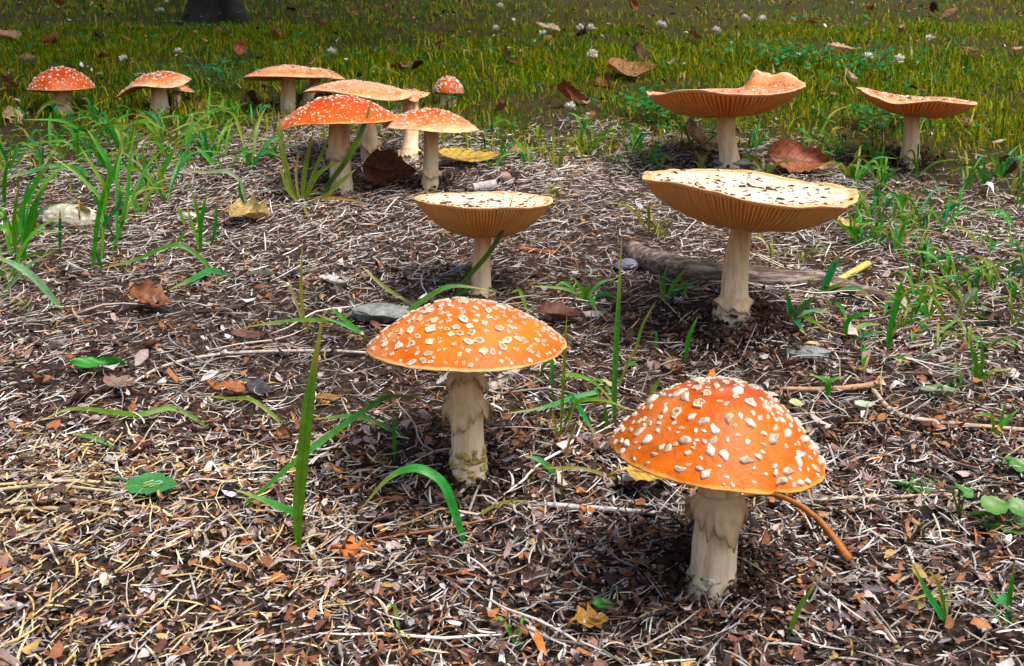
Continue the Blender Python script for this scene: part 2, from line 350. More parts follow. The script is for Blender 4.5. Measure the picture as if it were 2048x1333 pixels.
def mushroom(label, base, capc, width, thm=None, dish=None, bowl=.3, pitch=0, roll=0, waves=(), lobes=(), lifts=(), mat='cap_orange', gmat='gills',
             stem=(30, 34), bend=(0, 0), ring=(.62, 1.5, 14), warts=None, ngill=130, dY=0.0, group=None, bulb=1.15, ridges=0, name='mushroom', seed=0, ring2=None, gdep=.055, mixk=False, volva=None, prof=None):
    r = np.random.default_rng(100 + seed)
    P0 = gp(*base); Y = P0[1] + dY
    Cc = at(capc[0], capc[1], Y); px = mpp(Cc); Rr = width / 2 * px
    root = thing(name, label, 'mushroom', P0, group)
    Q = rot(pitch, roll)
    def wob(phi):
        w = 0 * phi
        for k, a, p in waves: w = w + a * np.sin(k * phi + p)
        if thm is None: w = w + .004 * np.sin(8 * phi + 1.3 * seed) + .003 * np.sin(13 * phi + seed)
        return w
    def lob(phi):
        w = 1 + 0 * phi
        for p, a, s in lobes: d = (phi - p + math.pi) % (2 * math.pi) - math.pi; w = w + a * np.exp(-(d / s) ** 2)
        return w
    jp = r.uniform(0, 6.28, 5)
    def jagr(phi): return (.006 if thm is None else .004) * (np.sin(9 * phi + jp[0]) + np.sin(14 * phi + jp[1]) + .8 * np.sin(23 * phi + jp[2]) + .6 * np.sin(37 * phi + jp[3]))
    def lift(phi):
        w = 0 * phi
        for p, a, s in lifts: d = (phi - p + math.pi) % (2 * math.pi) - math.pi; w = w + a * np.exp(-(d / s) ** 2)
        return w
    def top(u, phi):
        if prof is not None:
            rr = u; uu_ = np.sqrt(u * u + .012) - .1095; z = prof[0] * (1 - (uu_ / .897) ** prof[1])
        elif thm is not None:
            th = R(thm); t = u * th
            rr = np.sin(t) / math.sin(th); z = (np.cos(t) - math.cos(th)) / math.sin(th)
            z = z * (1 + .06 * (1 - u))
        else:
            rr = u; z = -dish * (1 - u ** 2.4) + .025 * np.exp(-(u / .25) ** 2)
        rr = rr * (1 + (lob(phi) - 1) * u ** 3 + jagr(phi) * u ** 8)
        x = rr * np.cos(phi); y = rr * np.sin(phi)
        z = z + wob(phi) * u ** 3 + lift(phi) * u ** 6
        z = z + .010 * snoise(np.stack([x, y, 0 * x], -1), 5, seed) * (1 - u ** 4) + (.006 if thm is None else .003) * snoise(np.stack([x, y, 0 * x], -1), 14, seed + 1)
        return np.stack([x, y, z], -1) * Rr
    def under(u, phi):
        if thm is not None: z = .55 * math.tan(R(thm) / 2) * (1 - u ** 2.5) - .02
        else: z = -bowl * (1 - u ** 2.7) - .012
        rr = u * .992 * (1 + (lob(phi) - 1) * u ** 3 + jagr(phi) * u ** 8)
        return np.stack([rr * np.cos(phi), rr * np.sin(phi), z + wob(phi) * u ** 3 + lift(phi) * u ** 6], -1) * Rr
    # cap: top skin, rounded rim
    nu, nv = 26, 120
    us = np.linspace(0, 1, nu) ** .85; ph = np.linspace(0, 2 * math.pi, nv, endpoint=False)
    U, PH = np.meshgrid(us, ph, indexing='ij')
    V = top(U, PH); uu = [U]
    rim = top(np.ones(nv), ph); e1 = rim * 1.0; e1[:, :2] *= 1.006; e1[:, 2] -= .012 * Rr
    e2 = under(np.full(nv, .97), ph)
    jag = r.normal(size=nv) * .0025 * Rr; e1[:, 2] += jag
    V = np.concatenate([V, e1[None], e2[None]], 0)
    UA = np.concatenate([U, np.full((1, nv), 1.0), np.full((1, nv), 1.05)], 0)
    Vw = V.reshape(-1, 3) @ Q.T + (Cc - P0)
    cap = obj('cap', mesh('cap', Vw, grid_faces(nu + 2, nv, True), attrs={'u': UA.ravel()}), M[mat], root)
    # gills: a pleated underside
    na = ngill * 4; gu = np.array([.985, .95, .88, .78, .66, .54, .42, .3, .2, .13])
    gph = (np.repeat(np.arange(ngill), 4) + np.tile([0, .10, .50, .60], ngill) + np.repeat(r.uniform(-.1, .1, ngill), 4)) / ngill * 2 * math.pi
    U2, P2 = np.meshgrid(gu, gph, indexing='ij'); GV = under(U2, P2)
    env = np.clip((1 - U2) * 9, 0, 1) * np.clip(U2 * 3, .3, 1)
    edge = np.tile([0., 1., 1., 0.], ngill)[None] * np.repeat(r.uniform(.75, 1.2, ngill), 4)[None]
    GV[..., 2] += (.4 - edge) * env * gdep * Rr
    gc = np.where((edge > .1)[..., None], np.array([.86, .50, .17]), np.array([.74, .26, .045])) * np.ones((len(gu), 1, 1)) * (np.array([1, .86, .72]) if gmat == 'gills_dark' else 1)  # orange glow through the cap and shade in the gaps put into colour
    obj('gills', mesh('gills', GV.reshape(-1, 3) @ Q.T + (Cc - P0), grid_faces(len(gu), na, True), gc.reshape(-1, 3), smooth=False), M['gills'], root)
    # stem
    topz = under(np.array([.12]), np.array([0.]))[0][2] + (.02 * Rr)
    A = np.array([0, 0, -.012]); B = np.array([0, 0, topz]) @ Q.T + (Cc - P0)
    L = np.linalg.norm(B - A); ns, nn = 34, 40
    v = np.linspace(0, 1, ns)
    bnd = np.sin(v * math.pi)[:, None] * np.array([bend[0], 0, 0]) * px + (np.sin(v * 2 * math.pi) * .5)[:, None] * np.array([bend[1], 0, 0]) * px
    S = A + (B - A) * v[:, None] + bnd
    rt, rb = stem[0] / 2 * px, stem[1] / 2 * px
    rad = rb + (rt - rb) * v ** .8
    rad = rad * (1 + (bulb - 1) * np.exp(-((v - .12) / .16) ** 2)) * (1 + .22 * np.exp(-((v - 1) / .07) ** 2))
    for q in range(ridges): rad = rad * (1 + .07 * np.exp(-((v - .10 - .055 * q) / .015) ** 2))
    a = np.linspace(0, 2 * math.pi, nn, endpoint=False)
    X = np.stack([np.cos(a)[None] * rad[:, None] + S[:, 0:1], np.sin(a)[None] * rad[:, None] + S[:, 1:2], np.repeat(S[:, 2:3], nn, 1)], -1)
    dn = 1 + .085 * snoise(X / max(rb, 1e-4) * .5, 1.6, seed + 2) * (1 - .4 * v[:, None]) + .018 * snoise(X / rb, 5, seed)
    X[..., 0] = S[:, 0:1] + (X[..., 0] - S[:, 0:1]) * dn; X[..., 1] = S[:, 1:2] + (X[..., 1] - S[:, 1:2]) * dn
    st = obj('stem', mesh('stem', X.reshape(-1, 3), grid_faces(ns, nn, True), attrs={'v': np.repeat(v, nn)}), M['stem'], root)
    if volva:
        VV, FF, CCc, off = [], [], [], 0
        for q in range(volva[0]):
            v_ = r.uniform(.03, volva[1]); k0 = v_ * (ns - 1); a_ = r.uniform(0, 2 * math.pi); r0 = np.interp(k0, np.arange(ns), rad)
            ct = np.array([np.interp(k0, np.arange(ns), S[:, i]) for i in range(3)]); nv_ = np.array([math.cos(a_), math.sin(a_), .35])
            qt = np.array(Vector(nv_).to_track_quat('Z', 'Y').to_matrix()); sz = volva[2] * px * r.uniform(.4, 1.2)
            V_, F_, C_ = WV['lump'][int(r.integers(7))]
            VV.append((V_ * np.array([sz * 1.3, sz * .7, sz * .6])) @ qt.T + ct + nv_ * r0 * .98); FF += [[i + off for i in f] for f in F_]; off += len(V_)
            CCc.append(np.tile(np.array(volva[3]) * r.uniform(.6, 1.1), (len(V_), 1)))
        obj('volva', mesh('volva', np.vstack(VV), FF, np.vstack(CCc)), M['wart'], root)
    # torn skirt round the stem
    for k, rg in enumerate([ring] + ([ring2] if ring2 else [])):
        if not rg: continue
        rv, flare, drop = rg; n = 64; lv = 7
        a = np.linspace(0, 2 * math.pi, n, endpoint=False)
        k0 = rv * (ns - 1); ctr = np.array([np.interp(k0, np.arange(ns), S[:, i]) for i in range(3)]); r0 = np.interp(k0, np.arange(ns), rad)
        t = np.linspace(0, 1, lv)
        tear = 1 + .38 * np.sin(2 * a + r.uniform(0, 6)) + .24 * np.sin(5 * a + r.uniform(0, 6)) + .2 * r.normal(size=n)
        Zs = -(t[:, None] ** 1.0) * drop * px * np.clip(tear, .3, 1.8)[None]
        Rs = r0 * (1.03 + (flare - 1) * t[:, None] ** 1.7 * (1 + .22 * np.sin(3 * a + k) + .09 * np.sin(11 * a))[None])
        cen = ctr + 0 * t[:, None]
        RV = np.stack([cen[:, 0:1] + Rs * np.cos(a)[None], cen[:, 1:2] + Rs * np.sin(a)[None], cen[:, 2:3] + Zs], -1)
        inner = RV.copy()[::-1]; inner[..., 0] = cen[::-1, 0:1] + (Rs[::-1] - .0009) * np.cos(a); inner[..., 1] = cen[::-1, 1:2] + (Rs[::-1] - .0009) * np.sin(a); inner[..., 2] += .0004
        RV = np.concatenate([RV, inner], 0)
        tt = np.concatenate([t, t[::-1]])[:, None]
        cc = np.array([.95, .72, .42])[None, None] * (1 - .35 * np.clip(tt - .72, 0, 1)[..., None] / .28) * (1 + 0 * a[None, :, None])
        cc = cc * np.array([1, 1, 1]) + np.clip(tt - .8, 0, 1)[..., None] * np.array([.25, .08, 0])
        obj('skirt', mesh('skirt', RV.reshape(-1, 3), grid_faces(2 * lv, n, True), cc.reshape(-1, 3)), M['skirt'], root)
    # warts on the cap
    if warts:
        cnt, size, kind, single, gap, umax = warts
        pts = []; tries = 0
        while len(pts) < cnt and tries < cnt * 60:
            tries += 1
            u = math.sqrt(r.uniform(0, umax * umax)); p = r.uniform(0, 2 * math.pi)
            q = top(np.array([u]), np.array([p]))[0]
            sz = size * px * .5 * (.5 + 1.05 * r.uniform() ** 1.6) * (1.15 - .45 * u ** 2)
            if all(np.linalg.norm(q - w[0]) > (sz + w[1]) * gap for w in pts): pts.append((q, sz, u, p))
        VV, FF, CCc = [], [], []; off = 0
        for q, sz, u, p in pts:
            e = 1e-3
            du = top(np.array([u + e]), np.array([p]))[0] - top(np.array([max(u - e, 1e-5)]), np.array([p]))[0]
            dp = top(np.array([u]), np.array([p + e]))[0] - top(np.array([u]), np.array([p - e]))[0]
            nn_ = nrm(np.cross(du, dp)); nn_ = nn_ if nn_[2] > 0 else -nn_
            nn_ = Q @ nn_; pos = Q @ q + (Cc - P0)
            qt = Vector(nn_).to_track_quat('Z', 'Y').to_matrix() @ Matrix.Rotation(r.uniform(0, 6.28), 3, 'Z')
            kind = 'cup' if (mixk and u < .42 + .1 * r.normal()) else warts[2]; k = int(r.integers(7)); hs = r.uniform(.7, 1.25)
            if single:
                o = obj('wart', WM[kind][k], None, cap)
                mt = qt.to_4x4() @ Matrix.Diagonal((sz, sz, sz * hs, 1)); mt.translation = Vector(pos); o.matrix_local = mt
            else:
                V_, F_, C_ = WV[kind][k]
                VV.append((V_ * np.array([sz, sz, sz * hs])) @ np.array(qt).T + pos); FF += [[i + off for i in f] for f in F_]; CCc.append(C_); off += len(V_)
        if not single:
            o = obj('warts', mesh('warts', np.vstack(VV), FF, np.vstack(CCc), smooth=False), M['wart'], cap); o['kind'] = 'stuff'
    return root, P0, Cc, px

pi = math.pi
mushroom('orange domed mushroom with raised white warts, set in dark soil beside an orange brown twig', (1418, 1172), (1432, 905), 424, thm=67, prof=(.69, 1.85), pitch=0, roll=4.5,
         waves=((2, .02, 1), (3, .015, 0)), lobes=((-1.2, -.05, .05),), mat='cap_orange', stem=(84, 96), bend=(6, 0), ring=(.60, 1.4, 60), mixk=True, warts=(300, 17, 'lump', True, 1.02, .985), bulb=1.0, ridges=2, seed=1, volva=(70, .14, 9, (.72, .66, .56)))
mushroom('orange mushroom crowded with cream warts over a torn skirt and yellowish stem base', (938, 960), (934, 690), 397, thm=49, prof=(.45, 1.78), pitch=0, roll=0,
         waves=((2, .015, 2), (3, .012, 1)), mat='cap_pale_orange', stem=(64, 70), bend=(-2, 2), ring=(.58, 1.5, 44), ring2=(.74, 1.3, 34), warts=(300, 14.5, 'cup', True, 1.1, .975), bulb=1.08, ridges=3, seed=2, volva=(90, .26, 8, (.62, .46, .14)))
mushroom('large cream upturned mushroom with brown curled scales standing before the fallen branch', (1462, 642), (1497, 369), 424, dish=.06, bowl=.36, pitch=3.5, roll=4.5,
         waves=((2, .02, .3), (3, .02, 2.2), (5, .012, 1)), mat='cap_cream', stem=(40, 72), bend=(-3, 4), ring=(.33, 1.35, 20), warts=(300, 11.5, 'flake', True, .8, .96), ngill=160, bulb=1.12, ridges=2, seed=3, volva=(60, .14, 8, (.62, .50, .34)))
mushroom('cream bowl shaped mushroom with scattered brown flecks and orange gills on a slim stem', (962, 592), (968, 398), 276, dish=.07, bowl=.50, pitch=1, roll=1,
         waves=((2, .01, .3), (5, .008, 1)), mat='cap_cream', stem=(34, 42), bend=(-2, 0), ring=(.24, 1.5, 10), warts=(170, 11, 'flake', True, 1.0, .95), ngill=125, bulb=1.08, ridges=2, seed=4, volva=(40, .16, 6, (.62, .5, .34)))
G1 = 'mushrooms crowded in the cluster'
mushroom('red orange white flecked mushroom at the front of the cluster, behind a grass tuft', (683, 383), (678, 243), 234, thm=46, prof=(.43, 1.7), roll=-2, waves=((2, .03, 1.2), (3, .02, 0)), lobes=((pi, .04, .4),), lifts=((pi + .5, -.10, .35),),
         mat='cap_red', stem=(38, 46), ring=(.60, 1.45, 22), warts=(330, 5.2, 'lump', False, 1.3, .98), group=G1, seed=5)
mushroom('broad pale salmon mushroom overlapped by the red orange cap in the cluster', (746, 325), (716, 187), 215, thm=24, roll=3, pitch=2, waves=((2, .03, 0), (3, .03, 1)), mat='cap_salmon', stem=(34, 36), bend=(3, 0),
         ring=(.38, 1.35, 18), warts=(330, 6, 'cup', False, 1.0, .97), group=G1, seed=6)
mushroom('orange and cream blotched mushroom on a clean white stem in the cluster', (857, 380), (860, 258), 188, thm=44, roll=3, waves=((2, .02, 2), (3, .02, 1)), lobes=((0, .05, .5),), mat='cap_blotched', stem=(27, 34), bend=(3, 0),
         ring=(.36, 1.5, 11), warts=(200, 6.5, 'cup', False, 1.1, .92), group=G1, seed=7)
mushroom('split pale mushroom at the back of the cluster, its cap torn open', (815, 318), (822, 190), 74, thm=30, roll=4, pitch=8, waves=((2, .12, 1), (3, .08, 2)), lobes=((pi + .6, -.35, .25), (-.8, -.25, .25)), mat='cap_salmon', stem=(28, 34), bend=(4, 0),
         ring=(.25, 1.5, 14), warts=(40, 6, 'flake', False, 1.0, .9), group=G1, seed=8, dY=.03)
mushroom('domed orange mushroom with white warts in the grass beside a crisp tan leaf', (127, 226), (124, 180), 128, thm=66, roll=-3, waves=((2, .04, .5),), mat='cap_red', stem=(32, 36), ring=(.55, 1.4, 14), warts=(190, 4.6, 'lump', False, 1.4, .98), ngill=90, seed=9)
mushroom('misshapen orange mushroom with a drooping pale lobe standing in the lawn', (318, 226), (318, 172), 128, thm=44, roll=-8, pitch=3, waves=((2, .05, 0), (3, .05, 1)), lobes=((pi + .2, .36, .38),), lifts=((pi + .2, -.16, .4),), mat='cap_blotched', stem=(26, 38), bend=(2, 0),
         ring=(.35, 1.2, 8), warts=(150, 6.5, 'cup', False, 1.0, .92), ngill=90, seed=10)
mushroom('half hidden brownish mushroom tucked behind the misshapen orange one', (350, 216), (356, 180), 66, thm=40, roll=8, mat='cap_blotched', stem=(16, 22), ring=None, warts=(30, 6, 'flake', False, 1, .9), ngill=60, dY=.05, seed=11)
mushroom('flat pale salmon mushroom on a tall plain stem at the lawn edge', (576, 226), (577, 156), 178, thm=30, pitch=-1, roll=-1, waves=((2, .02, 0),), mat='cap_salmon', gmat='gills', stem=(26, 32), ring=None, warts=(150, 5, 'flake', False, 1, .97), ngill=110, bulb=1.0, seed=12)
mushroom('smaller salmon mushroom peeping out behind the flat pale one', (604, 214), (636, 155), 108, thm=36, roll=4, mat='cap_salmon', stem=(20, 24), ring=None, warts=(80, 5, 'flake', False, 1, .97), ngill=70, dY=.07, seed=13)
mushroom('small round red button mushroom just emerging from the grass', (897, 212), (897, 186), 62, thm=88, waves=((2, .04, 0),), mat='cap_red', stem=(30, 34), ring=None, warts=(120, 6, 'cup', False, 1.05, .98), ngill=50, seed=14)
mushroom('wide upturned mushroom with one edge of its orange cap curled high', (1462, 336), (1452, 181), 305, dish=.07, bowl=.30, pitch=1.0, roll=-3.5, waves=((2, .03, .5), (3, .025, 2), (5, .01, 0)), lifts=((.55, .15, .34), (.92, .20, .13), (.75, .05, .05), (2.7, .05, .35), (2.95, .04, .06)), lobes=((2.9, .03, .2), (.92, -.10, .2)),
         mat='cap_salmon', gmat='gills_dark', stem=(34, 44), bend=(-2, 3), ring=(.20, 1.35, 16), warts=(240, 6, 'flake', False, 1.0, .95), ngill=100, seed=15)
mushroom('tilted upturned mushroom with a frayed skirt beside a hole in the grass', (1815, 326), (1832, 193), 230, dish=.05, bowl=.30, pitch=4, roll=6, waves=((2, .02, 2), (3, .02, 0)), lobes=((pi + .5, .03, .4),), lifts=((pi + .9, -.10, .4),),
         mat='cap_salmon', gmat='gills_dark', stem=(28, 38), bend=(3, 2), ring=(.34, 1.4, 20), warts=(190, 6, 'flake', False, 1.0, .95), ngill=80, seed=16)

# ================================================================== FALLEN BRANCH, STONES
def world_line(pts, lift=0.0):
    return np.array([gp(*p) + np.array([0, 0, lift]) for p in pts])
bp = [(1262, 515), (1320, 548), (1400, 566), (1480, 570), (1560, 574), (1640, 580), (1720, 592), (1800, 606)]
bw = np.array([40, 50, 50, 46, 42, 40, 28, 10]) / 2
P = world_line(bp); k = np.array([mpp(p) for p in P]); rad = bw * k
P[:, 2] += rad * .75
Pc = catmull(P, 46); rc = np.interp(np.linspace(0, 7, 46), np.arange(8), rad)
V, Fc = tube(Pc, rc, 20, caps=True)
d = snoise(V * np.array([.25, 1, 1]), 420, 1) * .0012 + snoise(V, 90, 2) * .0016
ctr = np.repeat(Pc, 20, 0); V = V + nrm(V - ctr) * d[:, None]
root = thing('fallen_branch', 'grey brown barked branch lying on the litter behind the large cream mushroom', 'branch', P[0])
m, nt, b, out = new_mat('bark'); n = noise_node(nt, 150, 8, .75, stretch=(.14, 1, 1)); n2 = noise_node(nt, 30, 4, .6)
c1 = ramp(nt, [(.36, (.035, .020, .016)), (.48, (.16, .10, .08)), (.6, (.50, .42, .38))], n.outputs[0])
nt.links.new(mixc(nt, ramp(nt, [(.4, (0, 0, 0)), (.75, (.8,) * 3)], n2.outputs[0]).outputs[0], c1.outputs[0], (.10, .062, .045)), b.inputs['Base Color']); b.inputs['Roughness'].default_value = .85
bump(nt, b, n.outputs[0], 1, .006); M['bark'] = m
obj('bark', mesh('bark', V - P[0], Fc), M['bark'], root)
e = Pc[0]; V2, F2 = tube(np.array([e + (Pc[0] - Pc[1]) * .9, e + (Pc[1] - Pc[0]) * .3]), [rc[0] * .55, rc[0] * .93], 12, rough=.12)
bo = obj('broken_end', mesh('broken_end', V2 - P[0], F2, smooth=False), M['stalk'], root); bo.color = (.34, .24, .17, 1)

def stone(px, py, wpx, hpx, dpx, c, label, name='stone', seed=0, sink=.3, rotz=0, flat=False):
    p = gp(px, py); s = mpp(p); rr = np.random.default_rng(seed)
    nu, nv = 12, 18
    th = np.linspace(.02, pi - .02, nu); ph = np.linspace(0, 2 * pi, nv, endpoint=False)
    T, P_ = np.meshgrid(th, ph, indexing='ij')
    D = np.stack([np.sin(T) * np.cos(P_), np.sin(T) * np.sin(P_), np.cos(T)], -1)
    # chipped by random planes for facets
    rad_ = np.ones(T.shape)
    for _ in range(14):
        nn_ = nrm(rr.normal(size=3)); h = rr.uniform(.62, .95); dd = D @ nn_
        rad_ = np.where(dd > .05, np.minimum(rad_, h / np.maximum(dd, .05)), rad_)
    rad_ = rad_ * (1 + .03 * rr.normal(size=T.shape))
    V = (D * rad_[..., None]).reshape(-1, 3) * np.array([wpx, dpx, hpx]) * s / 2
    V = V @ np.array(Matrix.Rotation(rotz, 3, 'Z')).T
    Fc = grid_faces(nu, nv, True).tolist() + [list(range(nv))[::-1], list(range((nu - 1) * nv, nu * nv))]
    o = obj(name, mesh(name, V, Fc, smooth=False), M['stone'], None, p + np.array([0, 0, hpx * s * (.5 - sink)])); o.color = (*c, 1)
    return tag(o, label, 'stone')
stone(145, 448, 110, 62, 70, (.62, .58, .47), 'pale angular stone half hidden by the grass tufts', seed=3, rotz=.3)
stone(375, 440, 55, 26, 40, (.55, .50, .46), 'small pale stone on the litter between two grass tufts', seed=4)
stone(760, 640, 150, 42, 110, (.25, .27, .26), 'flat grey speckled stone behind the orange mushroom with cream warts', seed=5, sink=.25)
stone(1618, 716, 95, 36, 60, (.24, .27, .28), 'smooth slate grey stone beside the dark soil under the cream mushroom', seed=6, rotz=-.3, sink=.25)
stone(1250, 540, 62, 34, 40, (.20, .22, .28), 'bluish grey stone against the broken end of the branch', seed=7)
stone(1470, 334, 100, 26, 60, (.36, .36, .37), 'light grey stone at the foot of the mushroom with curled cap', seed=8)
stone(1277, 420, 18, 18, 16, (.50, .52, .56), 'tiny pale pebble beside the rim of the large cream cap', name='pebble', seed=9)
stone(340, 350, 30, 18, 24, (.06, .07, .09), 'dark slate chip lying among the tall grass tufts', seed=10)
stone(408, 387, 20, 14, 18, (.06, .08, .10), 'tiny blackish stone chip near a forked grass tuft', name='pebble', seed=12)
stone(530, 362, 26, 14, 24, (.20, .22, .24), 'grey chip on the litter left of the cluster tuft', name='pebble', seed=13)
def nut(px, py, d, c, label, name, cat):
    p = gp(px, py); s = mpp(p); n1, n2_ = 14, 18
    t = np.linspace(.03, pi - .03, n1); ph = np.linspace(0, 2 * pi, n2_, endpoint=False)
    T, P_ = np.meshgrid(t, ph, indexing='ij')
    V = np.stack([np.cos(T) * 1.2, np.sin(T) * np.cos(P_), np.sin(T) * np.sin(P_)], -1); V[..., 0] += .12 * np.exp(-((T - .05) / .12) ** 2)
    V = V.reshape(-1, 3) * d * s / 2
    Fc = grid_faces(n1, n2_, True).tolist() + [list(range(n2_)), list(range((n1 - 1) * n2_, n1 * n2_))[::-1]]
    o = obj(name, mesh(name, V, Fc), M['stalk'], None, p + np.array([0, 0, d * s * .42])); o.color = (*c, 1); o.rotation_euler = (0, .2, random.uniform(0, 6))
    return tag(o, label, cat)
nut(592, 556, 19, (.02, .022, .03), 'round black berry lying on the litter beside a thin yellow blade', 'dried_berry', 'berry')
nut(1009, 364, 22, (.36, .24, .20), 'round brown nut beside a curl of pale bark', 'nut', 'nut')
nut(1158, 742, 24, (.10, .05, .03), 'dark brown seed pod on litter beside the orange mushrooms', 'seed_pod', 'seed')
# curl of pale birch bark
p = gp(970, 382); s = mpp(p)
a = np.linspace(.3, 5.4, 16); x = np.linspace(-1, 1, 5)
A_, X_ = np.meshgrid(a, x, indexing='ij')
V = np.stack([X_ * 24 * s, np.cos(A_) * 10 * s, np.sin(A_) * 10 * s + 9 * s], -1).reshape(-1, 3)
o = obj('bark_curl', mesh('bark_curl', V, grid_faces(16, 5), attrs={'t': np.full(80, .5), 's': np.full(80, .15)}), M['leaf'], None, p); o.color = (.62, .58, .58, 1); o.rotation_euler = (0, -.15, .35)
tag(o, 'curl of pale grey bark on the litter beside a round nut', 'bark')

# ================================================================== LEAVES
def leaf_mesh(kind, seed, curl=.5, bendl=.4, tw=0.0):
    r = np.random.default_rng(seed); nS, nT = 17, 9
    s = np.linspace(0, 1, nS); t = np.linspace(-1, 1, nT)
    if kind == 'lance': w = .17 * np.sin(pi * s ** .8) ** .8
    elif kind == 'ovate': w = .36 * np.sin(pi * s ** .75) ** .75
    elif kind == 'lobed': w = .44 * np.sin(pi * s ** .75) ** .6 * (1 + .28 * np.sin(s * 19 + r.uniform(0, 6)))
    else: w = .40 * np.sin(pi * np.clip(s, .02, .98)) ** .4 * (1 + .18 * r.normal(size=nS))   # scrap
    w = np.maximum(w, .004) * (1 + .05 * r.normal(size=nS))
    wl, wr = w * (1 + .08 * r.normal(size=nS)), w * (1 + .08 * r.normal(size=nS))
    S_, T_ = np.meshgrid(s, t, indexing='ij')
    ww = np.where(T_ < 0, wl[:, None], wr[:, None]) * np.abs(T_) 
    ca = curl * np.abs(T_) * (1 + .5 * np.sin(S_ * 3 + r.uniform(0, 6)))
    y = np.sign(T_) * ww * np.where(ca > 1e-4, np.sin(ca) / np.maximum(ca, 1e-4), 1); z = ww * np.where(ca > 1e-4, (1 - np.cos(ca)) / np.maximum(ca, 1e-4), 0)
    ba = bendl * (S_ - .5) * 2
    x = (S_ - .5); zz = z + (bendl * .5) * (S_ - .5) ** 2 * 2
    zz = zz + .03 * np.sin(7 * S_ + 3 * T_ + r.uniform(0, 6)) * (.4 + abs(curl)) + .012 * np.abs(np.sin(S_ * 22 + np.abs(T_) * 5)) * np.abs(T_)
    c, sn = np.cos(tw * (S_ - .5) * 2), np.sin(tw * (S_ - .5) * 2)
    V = np.stack([x, y * c - zz * sn, y * sn + zz * c], -1).reshape(-1, 3)
    return V, grid_faces(nS, nT)
LST = {'s': np.repeat(np.linspace(0, 1, 17), 9), 't': np.tile(np.linspace(-1, 1, 9), 17)}
LEAFMESH = {}
def leaf(px, py, size, kind, c, label, yaw=0, tilt=0, roll=0, curl=.6, bendl=.4, tw=0.0, seed=0, lift=0.0, group=None, name='fallen_leaf', mat='leaf', stalk=True, cat='leaf'):
    p = gp(px, py); s = mpp(p) * size
    V, Fc = leaf_mesh(kind, seed, curl, bendl, tw)
    E = np.array(Euler((roll, tilt, yaw)).to_matrix()); V = (V * s) @ E.T
    # rest on the ground: the lowest points touch
    gzv = gz(V[:, 0] + p[0], V[:, 1] + p[1]) - p[2]
    dz = np.percentile(V[:, 2] - gzv, 4); V[:, 2] -= dz - lift - (.009 if lawn(p[0], p[1]) < 0 else 0)
    o = obj(name, mesh(name, V, Fc, attrs=LST), M[mat], None, p); o.color = (*c, 1); tag(o, label, cat, group)
    if stalk:
        e = V[4]; d_ = nrm(V[4] - V[4 + 9 * 3]); q = e + d_ * s * .3; gzq = float(gz(q[0] + p[0], q[1] + p[1])) - p[2]
        q[2] = max(gzq + .001, min(q[2], gzq + .012))
        TV, TF = tube(np.array([e, (e + q) / 2 + [0, 0, .0015], q]), [.0011, .0010, .0014], 5)
        k_ = obj('leaf_stalk', mesh('leaf_stalk', TV, TF), M['stalk'], o); k_.color = (c[0] * .7, c[1] * .6, c[2] * .6, 1)
    return o
BR, TAN, RUST, DK, YE, RED = (.17, .065, .024), (.58, .36, .18), (.33, .10, .025), (.055, .024, .014), (.62, .40, .05), (.22, .05, .022)
leaf(1138, 212, 78, 'ovate', (.26, .075, .022), 'big curled red brown leaf standing in the lawn beyond the cluster', .5, .5, 1.0, 1.3, .5, seed=1)
leaf(1262, 160, 100, 'ovate', (.36, .17, .05), 'long tan brown leaf draped over the grass behind the curled cap', .1, .05, .5, .9, .5, seed=2, lift=.015)
leaf(1212, 172, 52, 'ovate', (.24, .08, .025), 'folded brown leaf touching the long tan leaf in the lawn', -.8, .3, .8, 1.3, .4, seed=3)
leaf(1284, 125, 56, 'ovate', (.13, .045, .02), 'dark folded leaf propped up in the lawn above the long tan leaf', .3, .6, .9, 1.1, .3, seed=4)
leaf(1685, 122, 66, 'ovate', TAN, 'crisp tan leaf with shaded belly lying high on the lawn grass', .1, .1, .25, .8, .7, seed=5, lift=.02)
leaf(1945, 125, 46, 'ovate', (.55, .30, .13), 'crumpled orange tan leaf in the lawn near the tilted mushroom', .4, .4, .3, 1, .6, seed=6, lift=.01)
leaf(1398, 306, 96, 'lobed', (.56, .36, .16), 'large crisp tan leaf on edge beside the stem of the curled cap mushroom', .3, .4, .6, .7, .6, seed=7)
leaf(1372, 292, 40, 'ovate', (.60, .40, .2), 'small pale leaf scrap tucked beside the large crisp tan leaf', -.3, .2, .3, .6, .4, seed=8, stalk=False)
leaf(1592, 346, 120, 'ovate', (.36, .10, .035), 'rusty red leaf with one pale flap behind the large cream cap', -.15, .1, .9, .7, .5, seed=9)
leaf(1635, 350, 70, 'ovate', (.60, .36, .2), 'pale tan leaf lying against the rusty red leaf', -.35, .2, .4, .7, .4, seed=10)
leaf(1698, 188, 50, 'ovate', (.66, .50, .30), 'papery cream dried leaf touching the edge of the tilted upturned mushroom', .6, .5, .6, 1.2, .6, seed=11, lift=.02)
leaf(1915, 240, 60, 'ovate', (.55, .27, .12), 'bent orange tan leaf in the grass right of the tilted mushroom', .5, .5, .4, .8, .7, seed=12, lift=.01)
leaf(1940, 252, 48, 'ovate', (.50, .26, .13), 'small cupped tan leaf below the bent orange tan leaf', -.3, .1, .4, .9, .5, seed=13)
leaf(2010, 352, 56, 'ovate', (.14, .07, .03), 'dark curled leaf hanging in the sparse grass by the tilted mushroom', 1.2, .7, .5, 1.0, .6, seed=14)
leaf(1786, 268, 34, 'ovate', (.30, .11, .04), 'small upright brown leaf behind the stem of the tilted mushroom', 1.3, .8, .4, .9, .4, seed=15)
leaf(508, 218, 46, 'ovate', (.13, .035, .014), 'dark maroon folded leaf in grass left of the flat pale mushroom', .7, .8, .8, 1.2, .4, seed=16)
